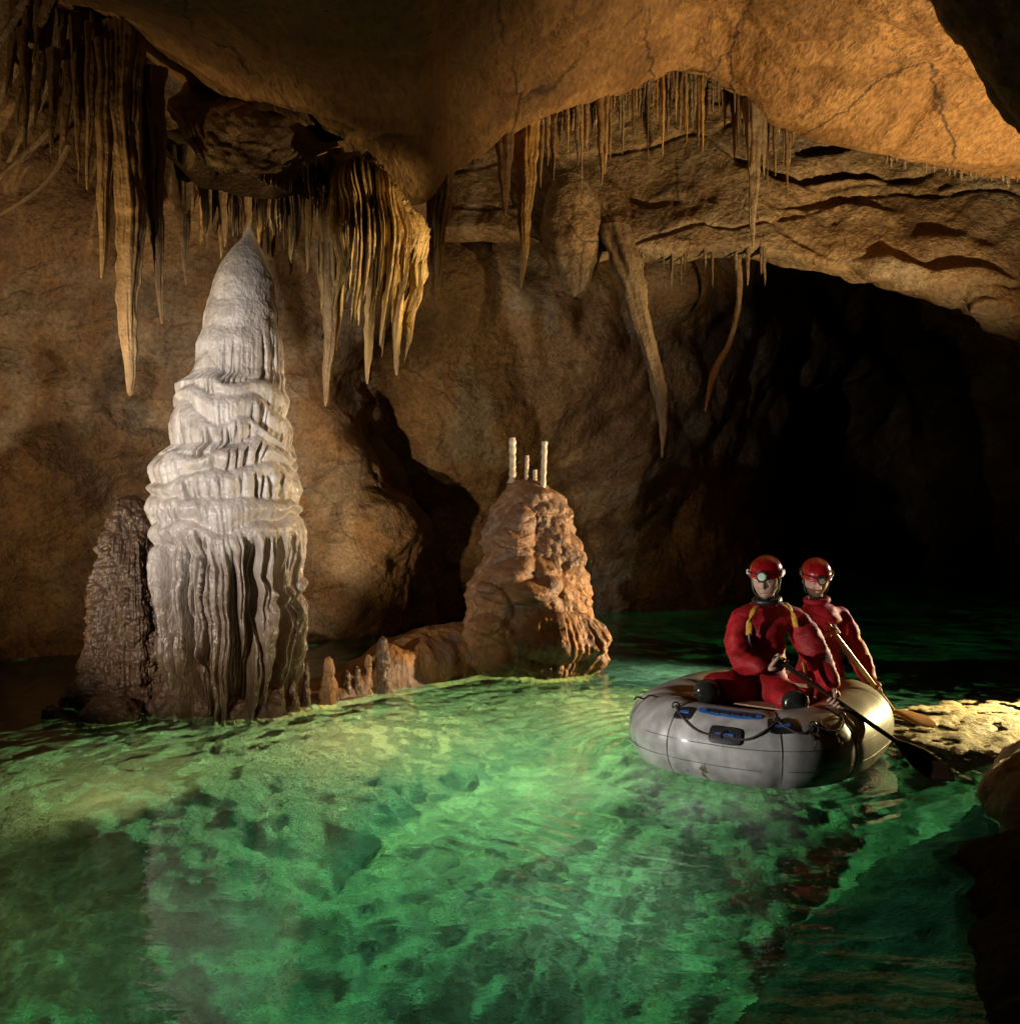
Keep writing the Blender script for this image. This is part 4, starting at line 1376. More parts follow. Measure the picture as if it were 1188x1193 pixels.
M['rubber'] = rubber()
M['seam'] = plain('dark_seam', (0.10, 0.10, 0.10), 0.5)
M['black'] = plain('black_rubber', (0.015, 0.015, 0.016), 0.4)
M['blue'] = plain('blue_print', (0.02, 0.12, 0.42), 0.45)
M['rope'] = plain('dark_rope', (0.06, 0.045, 0.035), 0.8, bump=0.5, bscale=200)
M['board'] = plain('tan_floor_board', (0.42, 0.26, 0.14), 0.5, stretch=((1, 8, 1), (0, 0, 0.7)))
M['yellow'] = plain('yellow_webbing', (0.60, 0.33, 0.03), 0.6, bump=0.3, bscale=150)
M['paddlewood'] = plain('varnished_wood', (0.50, 0.24, 0.07), 0.3, coat=0.5, stretch=((6, 6, 1), (0, 0, 0)))
M['paddledark'] = plain('dark_stained_wood', (0.035, 0.019, 0.011), 0.75, coat=0.0, spec=0.1)

AX = Vector((0.60, 0.80, 0)).normalized()
SD = Vector((0.80, -0.60, 0)).normalized()
RC = np.array([1.60, 5.63, 0.0])
HL, HW, TR = 0.90, 0.70, 0.222     # half length / width of the tube's centre line to the outside, tube radius


def raft_pt(phi, k=0.0):
    """centre line of the tube (superellipse); phi 0 = far end"""
    a, c = HL - TR, HW - TR + 0.03
    e = 2 / 2.9
    x = math.copysign(abs(math.cos(phi)) ** e, math.cos(phi)) * a
    y = math.copysign(abs(math.sin(phi)) ** e, math.sin(phi)) * c
    return np.array(AX) * x + np.array(SD) * y


raft = empty('inflatable_raft', tuple(RC))
tag(raft, 'small grey inflatable raft floating on the green water with two people aboard', 'raft')
NR, NTT = 300, 48
cl = np.array([raft_pt(2 * math.pi * i / 3000) for i in range(3001)])
sl = np.concatenate([[0], np.cumsum(np.linalg.norm(np.diff(cl, axis=0), axis=1))])
LN = sl[-1]


def at_len(s):
    s = np.asarray(s) % LN
    return np.stack([np.interp(s, sl, cl[:, j]) for j in range(3)], -1)


def raft_frame(s):
    c = at_len(s)
    t = at_len(s + 0.02) - at_len(s - 0.02)
    t /= np.linalg.norm(t, axis=-1, keepdims=True)
    out = np.stack([t[..., 1], -t[..., 0], 0 * t[..., 0]], -1)
    sgn = np.sign((out * c).sum(-1, keepdims=True))
    return c, t, out * sgn


ZC = 0.16
seams = np.array([0.04, 0.165, 0.335, 0.42, 0.545, 0.62, 0.75, 0.88]) * LN


def tube_point(s, a, extra=0.0):
    """point on the tube skin: s along, a angle (0 outward, pi/2 up)"""
    c, t, o = raft_frame(s)
    s = np.asarray(s) % LN
    dmin = np.min(np.abs(((s[..., None] - seams + LN / 2) % LN) - LN / 2), axis=-1)
    r = TR * (1 + 0.02 - 0.05 * np.exp(-(dmin / 0.03) ** 2)) + extra
    a = np.asarray(a)
    return c + (o * (r * np.cos(a))[..., None]) + np.array([0, 0, 1.0]) * (r * np.sin(a))[..., None] + np.array([0, 0, ZC])


S_, A_ = np.meshgrid(np.linspace(0, LN, NR, endpoint=False), np.linspace(0, 2 * np.pi, NTT, endpoint=False), indexing='ij')
tp = tube_point(S_, A_)
tp = tp + (fbm(tp * 3, 2, 140) * 0.008)[..., None]
f = grid_faces(NR + 1, NTT, wrap=True)
f = np.where(f >= NR * NTT, f - NR * NTT, f)
link_mesh('tube', tp.reshape(-1, 3), f, M['rubber'], parent=raft)


def sweep(name, pts, r, mat, parent=None, loc=(0, 0, 0), nt=10, closed=False, flat=1.0):
    pts = np.array(pts, float)
    n_ = len(pts)
    t = np.gradient(pts, axis=0)
    t /= np.linalg.norm(t, axis=1, keepdims=True) + 1e-9
    ref = np.array([0.13, 0.21, 0.97])
    a = np.cross(t, ref)
    a /= np.linalg.norm(a, axis=1, keepdims=True) + 1e-9
    b_ = np.cross(t, a)
    th = np.linspace(0, 2 * np.pi, nt, endpoint=False)
    rr = np.broadcast_to(np.asarray(r, float), (n_,))[:, None, None]
    q = pts[:, None] + rr * (a[:, None] * np.cos(th)[None, :, None] + flat * b_[:, None] * np.sin(th)[None, :, None])
    vs = q.reshape(-1, 3)
    fs = [tuple(x) for x in grid_faces(n_, nt, wrap=True)]
    fs.append(tuple(range(nt))[::-1])
    fs.append(tuple((n_ - 1) * nt + np.arange(nt)))
    if name is None:
        return vs, fs
    return link_mesh(name, vs, fs, mat, parent=parent, loc=loc)


for s0 in seams:
    a = np.linspace(0, 2 * np.pi, 50)
    pts_ = tube_point(np.full(50, s0), a, 0.0015)
    sweep('seam', pts_, 0.0035, M['seam'], parent=raft, nt=6)
for a0 in (0.25, -0.25):   # glued bands along the tube
    ss = np.linspace(0, LN, 260)
    sweep('seam', tube_point(ss, np.full(260, a0), -0.0005), 0.0025, M['seam'], parent=raft, nt=6)


def tube_patch(name, s0, s1, a0, a1, ex, mat, parent, n=(24, 16), round_=0.0):
    S2, A2 = np.meshgrid(np.linspace(s0, s1, n[0]), np.linspace(a0, a1, n[1]), indexing='ij')
    if round_:
        X2, Y2 = np.meshgrid(np.linspace(-1, 1, n[0]), np.linspace(-1, 1, n[1]), indexing='ij')
        k = np.maximum(np.abs(X2), np.abs(Y2)) / ((np.abs(X2) ** round_ + np.abs(Y2) ** round_) ** (1 / round_) + 1e-9)
        S2 = (s0 + s1) / 2 + (S2 - (s0 + s1) / 2) * k
        A2 = (a0 + a1) / 2 + (A2 - (a0 + a1) / 2) * k
    top = tube_point(S2, A2, ex)
    bot = tube_point(S2, A2, -0.002)
    allp = np.concatenate([bot[:1], top, bot[-1:]], 0)
    allp = np.concatenate([np.concatenate([bot[:1], bot, bot[-1:]], 0)[:, :1], allp, np.concatenate([bot[:1], bot, bot[-1:]], 0)[:, -1:]], 1)
    return link_mesh(name, allp.reshape(-1, 3), grid_faces(*allp.shape[:2]), mat, parent=parent)


# where along the tube is a given photograph column (near side)
ss_all = np.linspace(0, LN, 1200)
cp, ct, co = raft_frame(ss_all)
outer = cp + co * TR + RC + np.array([0, 0, ZC])
uu_all = CU + outer[:, 0] / outer[:, 1] * F
facing = (co * (np.array([0, 0, CAM_H]) - outer)).sum(-1) > 0.02


def s_at(u):
    k = np.where(facing, np.abs(uu_all - u), 1e9)
    return ss_all[np.argmin(k)]


for (u, hw_, a0) in ((842, 0.075, 0.52), (786, 0.05, 0.98), (915, 0.055, 0.90)):
    s0 = s_at(u)
    pt = tube_patch('patch', s0 - hw_, s0 + hw_, a0 - 0.22, a0 + 0.22, 0.005, M['black'], raft, round_=5)
    link = tube_patch('strap', s0 - hw_ * 0.55, s0 + hw_ * 0.55, a0 - 0.035, a0 + 0.035, 0.010, M['blue'], pt)
s0, s1 = sorted((s_at(800), s_at(890)))
tube_patch('printed_band', s0, s1, 1.02, 1.32, 0.0025, M['blue'], raft, n=(60, 10), round_=3)
# the worn print in the band: a row of dark, unreadable strokes
for k in range(9):
    sa = s0 + (s1 - s0) * (0.14 + 0.085 * k)
    tube_patch('print', sa - 0.012, sa + 0.012, 1.10 + 0.02 * (k % 2), 1.24, 0.0042, M['black'], raft, n=(5, 5))
# grab line sagging between its rings
anch = [s_at(770), s_at(842), s_at(910), s_at(955), s_at(1000)]
hts = [1.15, 0.52, 1.05, 0.85, 1.0]
line = []
for i in range(len(anch) - 1):
    for t in np.linspace(0, 1, 24, endpoint=False):
        sA = anch[i] + (((anch[i + 1] - anch[i] + LN / 2) % LN) - LN / 2) * t
        aa = hts[i] + (hts[i + 1] - hts[i]) * t - 0.28 * math.sin(math.pi * t)
        line.append(tube_point(np.array(sA), np.array(aa), 0.008))
sweep('grab_line', line, 0.006, M['rope'], parent=raft, nt=7)
for sA, aa in zip(anch, hts):
    c0 = tube_point(np.array(sA), np.array(aa), 0.008)
    sweep('ring', [c0 + np.array([0.02 * math.cos(x), 0, 0.02 * math.sin(x)]) for x in np.linspace(0, 6.283, 14)], 0.005, M['black'], parent=raft, nt=6)
rl = random.Random(2)
for k in range(2):    # loose cord ends and knots on the right of the tube
    sA = s_at(960 + 10 * k)
    p_ = tube_point(np.array(sA), np.array(0.95), 0.008)
    pts_ = [p_]
    for i in range(14):
        q = tube_point(np.array(sA + rl.uniform(0.01, 0.03) * i / 3 * (1 if k else -1)), np.array(0.95 - 0.045 * i * rl.uniform(0.6, 1.3)), 0.008)
        pts_.append(q)
    sweep('cord', catmull(np.array(pts_), 50, 0), 0.0045, M['rope'], parent=raft, nt=6)
tail = [P(766, 812, 5.35), P(756, 810, 5.33), P(750, 814, 5.32), P(742, 812, 5.30), P(739, 815, 5.28)]
sweep('cord', catmull(np.array([p - RC for p in tail]), 30, 0), 0.005, M['rope'], parent=raft, nt=6)
# floor and boards
fl = []
for s in (0.2, 1.0):
    fl.append(np.array([cp[i] * s + np.array([0, 0, 0.10]) for i in range(0, 1200, 12)]))
flm = np.array(fl)
link_mesh('floor', np.concatenate([flm.reshape(-1, 3)]), [tuple(x) for x in grid_faces(2, 100, wrap=True)] + [tuple(range(100))], M['board'], parent=raft, smooth=False)


def slab(name, c, ax, sd, L, Wd, T, mat, parent=None, loc=(0, 0, 0)):
    ax, sd = np.array(ax), np.array(sd)
    up = np.array([0, 0, 1.0])
    bm = bmesh.new()
    vs = [bm.verts.new(tuple(np.array(c) + ax * (L / 2 * i) + sd * (Wd / 2 * j) + up * (T / 2 * k))) for i in (-1, 1) for j in (-1, 1) for k in (-1, 1)]
    for q in ((0, 1, 3, 2), (4, 6, 7, 5), (0, 4, 5, 1), (2, 3, 7, 6), (0, 2, 6, 4), (1, 5, 7, 3)):
        bm.faces.new([vs[i] for i in q])
    bmesh.ops.recalc_face_normals(bm, faces=bm.faces[:])
    bmesh.ops.bevel(bm, geom=bm.edges[:], offset=min(T, Wd) * 0.25, segments=2, affect='EDGES')
    me = bpy.data.meshes.new(name)
    bm.to_mesh(me)
    bm.free()
    me.materials.append(mat)
    o = bpy.data.objects.new(name, me)
    COL.objects.link(o)
    o.parent = parent
    o.location = loc
    return o


for off, ln_ in ((-0.40, 1.02), (0.42, 1.02)):
    slab('seat_board', np.array(AX) * off + np.array([0, 0, 0.355]), SD, AX, ln_ * 0.86, 0.15, 0.022, M['board'], raft)


# =================================================================== PADDLES
def paddle(name, a, b_, c, mat, lab, wblade, dark=False, sr=0.014, blade_up=(0, 0, 1)):
    """a grip end, b shaft/blade joint, c blade tip"""
    a, b_, c = map(np.array, (a, b_, c))
    root = empty(name, tuple(b_))
    tag(root, lab, 'paddle')
    sweep('shaft', [a - b_ + (b_ - a) * t for t in np.linspace(0, 1.02, 24)], sr, mat, parent=root, nt=12)
    dv = (c - b_)
    L = np.linalg.norm(dv)
    dv = dv / L
    sd = np.cross(dv, np.array(blade_up, float))
    sd /= np.linalg.norm(sd)
    up = np.cross(sd, dv)
    ts = np.linspace(-0.08, 1, 40)
    prof = np.interp(ts, [-0.08, 0.0, 0.15, 0.4, 0.7, 0.9, 1.0], [sr * 0.9, sr, wblade * 0.6, wblade, wblade * 0.97, wblade * 0.75, wblade * 0.12])
    vs = []
    for t, w_ in zip(ts, prof):
        th_ = max(0.004, sr * (1 - t) ** 1.2)
        for x in np.linspace(0, 2 * np.pi, 16, endpoint=False):
            vs.append(dv * t * L + sd * w_ * math.cos(x) + up * th_ * math.sin(x))
    fs = [tuple(x) for x in grid_faces(40, 16, wrap=True)] + [tuple(range(16)), tuple(39 * 16 + np.arange(16))]
    link_mesh('blade', vs, fs, mat, parent=root)
    # knob at the grip
    sweep('grip', [a - b_ + np.cross(dv, [0, 0, 1]) * x for x in np.linspace(-0.035, 0.035, 8)], [0.012, 0.017, 0.018, 0.018, 0.018, 0.018, 0.017, 0.012], mat, parent=root, nt=10)
    return root


pA0, pA1, pA2 = P(904, 768, 5.16), P(1044, 864, 5.02), P(1112, 897, 4.95)
pA2[2] = -0.03
paddle('paddle', pA0, pA1, pA2, M['paddledark'], 'dark wooden paddle held by the front person, blade entering the water at the right', 0.062, blade_up=(-0.7, -0.5, 0.5))
pB0, pB1, pB2 = P(964, 728, 5.72), P(1040, 828, 6.15), P(1092, 845, 6.10)
paddle('paddle', pB0, pB1, pB2, M['paddlewood'], 'pale varnished paddle held by the rear person, blade flat on the water', 0.055, sr=0.017, blade_up=(0, -0.7, 1))


# =================================================================== PEOPLE
def cloth(name, col, dk):
    b = NB(name)
    n1 = b.noise(7, 6, 0.65, 0.3)
    n2 = b.noise(120, 3, 0.6)
    b.l(b.ramp(n1.outputs[0], [(0.35, dk), (0.65, col)]), b.b.inputs['Base Color'])
    n3 = b.noise(9, 3, 0.5, 0.5, stretch=((1, 1, 2.2), (0.4, 0.3, 0)))
    h = b.bump(n3.outputs[0], 0.45, 0.03)
    h = b.bump(n2.outputs[0], 0.2, 0.002, h)
    b.l(h, b.b.inputs['Normal'])
    b.b.inputs['Roughness'].default_value = 0.62
    b.b.inputs['Specular IOR Level'].default_value = 0.4
    return b.m


M['suit'] = cloth('red_caving_suit', (0.42, 0.008, 0.014), (0.22, 0.005, 0.009))
M['helmet'] = plain('red_helmet_shell', (0.40, 0.008, 0.012), 0.25, coat=0.8, var=0.1)
M['skin'] = plain('skin', (0.56, 0.34, 0.25), 0.5, var=0.10, sss=0.3, bump=0.1, bscale=90)
M['beard'] = plain('stubble', (0.17, 0.10, 0.07), 0.7, bump=0.5, bscale=260)
M['lens'] = plain('lamp_lens', (0.62, 0.75, 0.55), 0.08, coat=1.0)
M['lensy'] = plain('amber_lens', (0.42, 0.34, 0.16), 0.1, coat=1.0)
M['pad'] = plain('wet_black_rubber', (0.02, 0.02, 0.018), 0.22, coat=0.5)
M['metal'] = plain('steel', (0.6, 0.6, 0.6), 0.3, metal=1.0)
M['white_eye'] = plain('eye_white', (0.55, 0.5, 0.46), 0.3)
M['iris'] = plain('dark_iris', (0.03, 0.02, 0.015), 0.2)
M['hair'] = plain('short_brown_hair', (0.09, 0.05, 0.03), 0.7, bump=0.6, bscale=200)


def skin_mesh(verts, edges, radii, root=0, sub=2, smooth=0.6):
    """grow one smooth surface over a skeleton; returns verts, faces (numpy / tuples)"""
    me = bpy.data.meshes.new('tmp')
    me.from_pydata([tuple(v) for v in verts], edges, [])
    o = bpy.data.objects.new('tmp', me)
    COL.objects.link(o)
    m = o.modifiers.new('s', 'SKIN')
    m.branch_smoothing = smooth
    m.use_smooth_shade = True
    for i, r in enumerate(radii):
        rr = r if isinstance(r, tuple) else (r, r)
        me.skin_vertices[0].data[i].radius = rr
        me.skin_vertices[0].data[i].use_root = (i == root)
    ms = o.modifiers.new('u', 'SUBSURF')
    ms.levels = sub
    ms.render_levels = sub
    dg = bpy.context.evaluated_depsgraph_get()
    ev = o.evaluated_get(dg)
    em = ev.to_mesh()
    V = np.array([v.co[:] for v in em.vertices])
    Fc = [tuple(p.vertices) for p in em.polygons]
    ev.to_mesh_clear()
    bpy.data.objects.remove(o)
    bpy.data.meshes.remove(me)
    return V, Fc


class Body:
    def __init__(self):
        self.v = []
        self.f = []
        self.m = []
        self.n = 0

    def add(self, V, Fc, mi):
        V = np.asarray(V)
        self.v.append(V)
        self.f += [tuple(int(i) + self.n for i in f) for f in Fc]
        self.m += [mi] * len(Fc)
        self.n += len(V)

    def build(self, name, mats, parent, org):
        V = np.concatenate(self.v) - org
        o = link_mesh(name, V, self.f, None, parent=parent)
        for m in mats:
            o.data.materials.append(m)
        o.data.polygons.foreach_set('material_index', np.array(self.m, np.int32))
        return o


def unit(v):
    v = np.array(v, float)
    return v / (np.linalg.norm(v) + 1e-9)


def grip_hand(wrist, G, s, flip=1):
    """hand closed round a shaft at G with direction s; fingers separate"""
    wrist, G, s = np.array(wrist, float), np.array(G, float), unit(s)
    a = wrist - G
    a = unit(a - s * np.dot(a, s))
    b_ = np.cross(s, a) * flip
    def cp_(phi, r, o):
        ph = math.radians(phi)
        return G + a * (r * math.cos(ph)) + b_ * (r * math.sin(ph)) + s * o
    vs, es, rs_ = [], [], []
    def add(p, r, par=None):
        vs.append(p); rs_.append(r)
        if par is not None:
            es.append((par, len(vs) - 1))
        return len(vs) - 1
    w0 = add(wrist, (0.026, 0.020))
    pm = add(wrist * 0.45 + cp_(25, 0.040, 0) * 0.55, (0.036, 0.018), w0)
    V, Fc = [], []
    parts = []
    pal = add(cp_(35, 0.040, 0), (0.038, 0.015), pm)
    parts.append((list(vs), list(es), list(rs_)))
    for i, (o, ln) in enumerate(((-0.033, 0.92), (-0.011, 1.0), (0.011, 0.97), (0.032, 0.82))):
        pts_ = [cp_(18, 0.040, o * 0.8), cp_(62, 0.040, o), cp_(62 + 62 * ln, 0.038, o), cp_(62 + 118 * ln, 0.033, o), cp_(62 + 165 * ln, 0.028, o)]
        parts.append((pts_, [(k, k + 1) for k in range(4)], [0.0105, 0.0105, 0.0095, 0.0088, 0.0075]))
    pts_ = [wrist * 0.5 + cp_(0, 0.040, -0.02) * 0.5, cp_(-35, 0.044, -0.034), cp_(-90, 0.038, -0.030), cp_(-135, 0.032, -0.016)]
    parts.append((pts_, [(k, k + 1) for k in range(3)], [0.014, 0.013, 0.011, 0.009]))
    out = []
    for p, e, r in parts:
        out.append(skin_mesh(p, e, r, 0, 2))
    return out


def head_mesh(c, fwd, up=(0, 0, 1), jaw=1.0, sc=1.0):
    """head with sockets, nose, lips, chin, ears; c = head centre"""
    f_ = unit(fwd)
    r_ = unit(np.cross(f_, up))
    u_ = np.cross(r_, f_)
    nz_, nt_ = 110, 130
    ph = np.linspace(0.0, np.pi, nz_)
    th = np.linspace(0, 2 * np.pi, nt_, endpoint=False)
    TH, PH = np.meshgrid(th, ph)
    x = np.sin(PH) * np.sin(TH)          # right
    y = np.sin(PH) * np.cos(TH)          # forward
    z = np.cos(PH)                       # up
    X, Y, Z = x * 0.080, y * 0.096, z * 0.116
    low = sstep(0.1, -1.0, z)
    X *= 1 - 0.20 * low * jaw
    Y = np.where(y > 0, Y * (1 - 0.10 * low), Y * (1 - 0.35 * low))
    Y += 0.012 * low
    fr = sstep(0.1, 0.7, y)
    # flatten the face a little
    Y -= fr * 0.010 * (1 - x ** 2)
    g = lambda cx, cz, sx, sz: np.exp(-((X - cx) / sx) ** 2 - ((Z - cz) / sz) ** 2)
    Y += fr * (0.030 * g(0, -0.018, 0.0105, 0.017) + 0.010 * g(0, 0.006, 0.009, 0.022)       # nose
               - 0.006 * (g(0.030, 0.008, 0.017, 0.012) + g(-0.030, 0.008, 0.017, 0.012))      # sockets
               + 0.008 * (g(0.028, 0.028, 0.024, 0.007) + g(-0.028, 0.028, 0.024, 0.007))      # brows
               + 0.006 * (g(0.040, -0.020, 0.018, 0.018) + g(-0.040, -0.020, 0.018, 0.018))    # cheeks
               + 0.007 * g(0, -0.048, 0.022, 0.004) + 0.008 * g(0, -0.060, 0.019, 0.005)       # lips
               - 0.005 * g(0, -0.0535, 0.022, 0.0022) - 0.004 * g(0, -0.072, 0.02, 0.006)
               + 0.012 * g(0, -0.092, 0.022, 0.014)                                           # chin
               + 0.006 * (g(0.011, -0.026, 0.006, 0.006) + g(-0.011, -0.026, 0.006, 0.006)))
    q = np.array(c) + sc * (X[..., None] * r_ + Y[..., None] * f_ + Z[..., None] * u_)
    lay = dict(X=X, Y=Y, Z=Z)
    return q, grid_faces(nz_, nt_, wrap=True), (r_, f_, u_), lay


def blob(c, r, frame=None, n=(12, 16)):
    ph = np.linspace(0, np.pi, n[0])
    th = np.linspace(0, 2 * np.pi, n[1], endpoint=False)
    TH, PH = np.meshgrid(th, ph)
    d = np.stack([np.sin(PH) * np.cos(TH), np.sin(PH) * np.sin(TH), np.cos(PH)], -1) * np.array(r)
    if frame is not None:
        d = d[..., :1] * frame[0] + d[..., 1:2] * frame[1] + d[..., 2:] * frame[2]
    return (np.array(c) + d).reshape(-1, 3), [tuple(x) for x in grid_faces(n[0], n[1], wrap=True)]


def person(lab, org, skel, head_c, fwd, hands, beard=False, lens='lens', lamp_r=0.030, up=(0, 0, 1), seed=1, bust=None):
    root = empty('person', tuple(org))
    tag(root, lab, 'person', 'people in the raft')
    B = Body()
    names = list(skel)
    idx = {k: i for i, k in enumerate(names)}
    vs = [skel[k][0] for k in names]
    rs_ = [skel[k][1] for k in names]
    es = [(idx[skel[k][2]], idx[k]) for k in names if skel[k][2]]
    fat = lambda r, k: (r[0] * k, r[1] * k) if isinstance(r, tuple) else r * k
    rs_ = [fat(r, 1.0 if n_ in ('neck',) or n_.startswith('wr') else 1.12) for r, n_ in zip(rs_, names)]
    V, Fc = skin_mesh(vs, es, rs_, 0, 2, 0.85)
    # cloth folds
    me_n = fbm(V * 9, 3, seed) * 0.010 + 0.016 * (1 - np.abs(noise(V * np.array([7, 7, 13]) + seed, seed + 4)) * 2) * 0.5
    cen = V.mean(0)
    bm = bmesh.new()
    for v in V:
        bm.verts.new(tuple(v))
    bm.verts.ensure_lookup_table()
    for f in Fc:
        try:
            bm.faces.new([bm.verts[i] for i in f])
        except ValueError:
            pass
    bmesh.ops.subdivide_edges(bm, edges=bm.edges[:], cuts=1, use_grid_fill=True, smooth=0.3)
    bmesh.ops.recalc_face_normals(bm, faces=bm.faces[:])
    bm.normal_update()
    co = np.array([v.co[:] for v in bm.verts])
    no = np.array([v.normal[:] for v in bm.verts])
    fold = fbm(co * 8, 3, seed) * 0.016 + 0.022 * (0.4 - np.abs(noise(co * np.array([8, 8, 17.]) + 0.6 * noise(co * 5, seed + 8)[:, None], seed + 4)))
    co = co + no * fold[:, None]
    fc = [tuple(v.index for v in f.verts) for f in bm.faces]
    bm.free()
    B.add(co, fc, 0)
    hq, hf, fr, lay = head_mesh(head_c, fwd, up)
    fl_ = hq.reshape(-1, 3)
    Zf = lay['Z'].ravel(); Xf = lay['X'].ravel(); Yf = lay['Y'].ravel()
    fz = Zf[hf].mean(1); fx = Xf[hf].mean(1); fy = Yf[hf].mean(1)
    fb = [tuple(x) for x in hf]
    B.v.append(fl_)
    for k, f in enumerate(fb):
        mi = 1
        if beard and fz[k] < -0.036 and not (abs(fx[k]) < 0.018 and -0.064 < fz[k] < -0.044 and fy[k] > 0.03):
            mi = 2
        if fy[k] < -0.01 and fz[k] > -0.05:
            mi = 3
        B.f.append(tuple(int(i) + B.n for i in f))
        B.m.append(mi)
    B.n += len(fl_)
    r_, f_, u_ = fr
    # neck with dark collar
    nb = skel['neck'][0]
    V, Fc = skin_mesh([nb, np.array(head_c) - u_ * 0.06 - f_ * 0.02], [(0, 1)], [0.060, 0.052], 0, 2)
    B.add(V, Fc, 4)
    for sx in (-1, 1):
        e = np.array(head_c) + r_ * sx * 0.030 + f_ * 0.0735 + u_ * 0.006
        V, Fc = blob(e, (0.0125, 0.009, 0.0075), (r_, f_, u_)); B.add(V, Fc, 5)
        V, Fc = blob(e + f_ * 0.006, (0.0055, 0.004, 0.0055), (r_, f_, u_), (8, 10)); B.add(V, Fc, 6)
        V, Fc = blob(e + f_ * 0.006 + u_ * 0.021, (0.017, 0.006, 0.0035), (r_, f_, u_), (8, 12)); B.add(V, Fc, 3)   # eyebrow
        er = np.array(head_c) + r_ * sx * 0.075 - f_ * 0.006 - u_ * 0.006
        V, Fc = blob(er, (0.008, 0.018, 0.030), (r_, f_, u_)); B.add(V, Fc, 1)
        V, Fc = blob(er + r_ * sx * 0.006, (0.005, 0.011, 0.020), (r_, f_, u_)); B.add(V, Fc, 1)
    for (wr, G, s, fp) in hands:
        for V, Fc in grip_hand(wr, G, s, fp):
            B.add(V, Fc, 1)
    B.build('body', [M['suit'], M['skin'], M['beard'], M['hair'], M['black'], M['white_eye'], M['iris']], root, org)
    # helmet
    hc = np.array(head_c) + u_ * 0.043 - f_ * 0.010
    nz_, nt_ = 48, 72
    ph = np.linspace(0, math.radians(97), nz_)
    th = np.linspace(0, 2 * np.pi, nt_, endpoint=False)
    TH, PH = np.meshgrid(th, ph)
    tt = PH / PH.max()
    rr = 1 + 0.045 * np.exp(-((tt - 0.97) / 0.05) ** 2) - 0.02 * np.exp(-((tt - 0.84) / 0.05) ** 2) + 0.012 * np.abs(np.cos(TH * 3)) * sstep(0.1, 0.5, tt) * sstep(0.9, 0.6, tt)
    dx, dy, dz = np.sin(PH) * np.sin(TH), np.sin(PH) * np.cos(TH), np.cos(PH)
    outer_ = np.stack([dx * 0.101 * rr, dy * 0.122 * rr, dz * 0.112 * rr], -1)
    inner_ = outer_ * 0.93
    allp = np.concatenate([outer_, inner_[::-1]], 0)
    allp = allp[..., :1] * r_ + allp[..., 1:2] * f_ + allp[..., 2:] * u_ + hc - org
    hel = link_mesh('helmet', allp.reshape(-1, 3), grid_faces(*allp.shape[:2], wrap=True), M['helmet'], parent=root)
    # headlamp: housing, bezel, lens, strap band
    lc = hc + f_ * 0.129 + u_ * 0.008
    def disc(name, c, r0, r1, L, mat, par):
        n_ = 28
        prof = [(0.0, 0.0), (r0, 0.0), (r0, L * 0.6), (r1, L), (r1 * 0.8, L * 1.02), (0.0, L * 0.9)]
        vs_ = []
        for rr_, yy in prof:
            for x in np.linspace(0, 2 * np.pi, n_, endpoint=False):
                vs_.append(c + f_ * yy + r_ * rr_ * math.cos(x) + u_ * rr_ * math.sin(x) - org)
        return link_mesh(name, vs_, grid_faces(len(prof), n_, wrap=True), mat, parent=par)
    hl = disc('headlamp', lc - f_ * 0.01, lamp_r, lamp_r * 1.08, 0.035, M['black'], hel)
    disc('lens', lc + f_ * 0.018, lamp_r * 0.72, lamp_r * 0.72, 0.010, M[lens], hel)
    band = [hc - org + (r_ * 0.104 * math.sin(x) + f_ * 0.126 * math.cos(x)) * 1.01 + u_ * 0.016 for x in np.linspace(-2.9, 2.9, 70)]
    sweep('lamp_strap', band, 0.007, M['black'], parent=hel, nt=8, flat=0.4)
    for sx in (-1, 1):
        slab('lamp_clip', hc - org + r_ * sx * 0.106 + f_ * 0.02 + u_ * 0.012, f_, r_, 0.03, 0.012, 0.03, M['metal'], hel)
        a0 = hc + r_ * sx * 0.086 + f_ * 0.020 - u_ * 0.012
        a1 = np.array(head_c) + r_ * sx * 0.066 + f_ * 0.028 - u_ * 0.075
        a2 = np.array(head_c) + f_ * 0.050 - u_ * 0.112
        pts_ = catmull(np.array([a0, (a0 + a1) / 2 + r_ * sx * 0.004, a1, a2]), 30, 0) - org
        sweep('chin_strap', pts_, 0.006, M['black'], parent=hel, nt=8, flat=0.5)
    # dark collar of the suit
    th_ = np.linspace(0, 2 * np.pi, 40)
    cc = np.array(nb) + np.array([0, 0, 0.012])
    sweep('collar', [cc + np.array([0.070 * math.cos(x), 0.066 * math.sin(x), 0.012 * math.sin(x * 1 + 0.6)]) - org for x in th_], 0.021, M['black'] if not beard else M['suit'], parent=root, nt=10)
    return root, (r_, f_, u_)


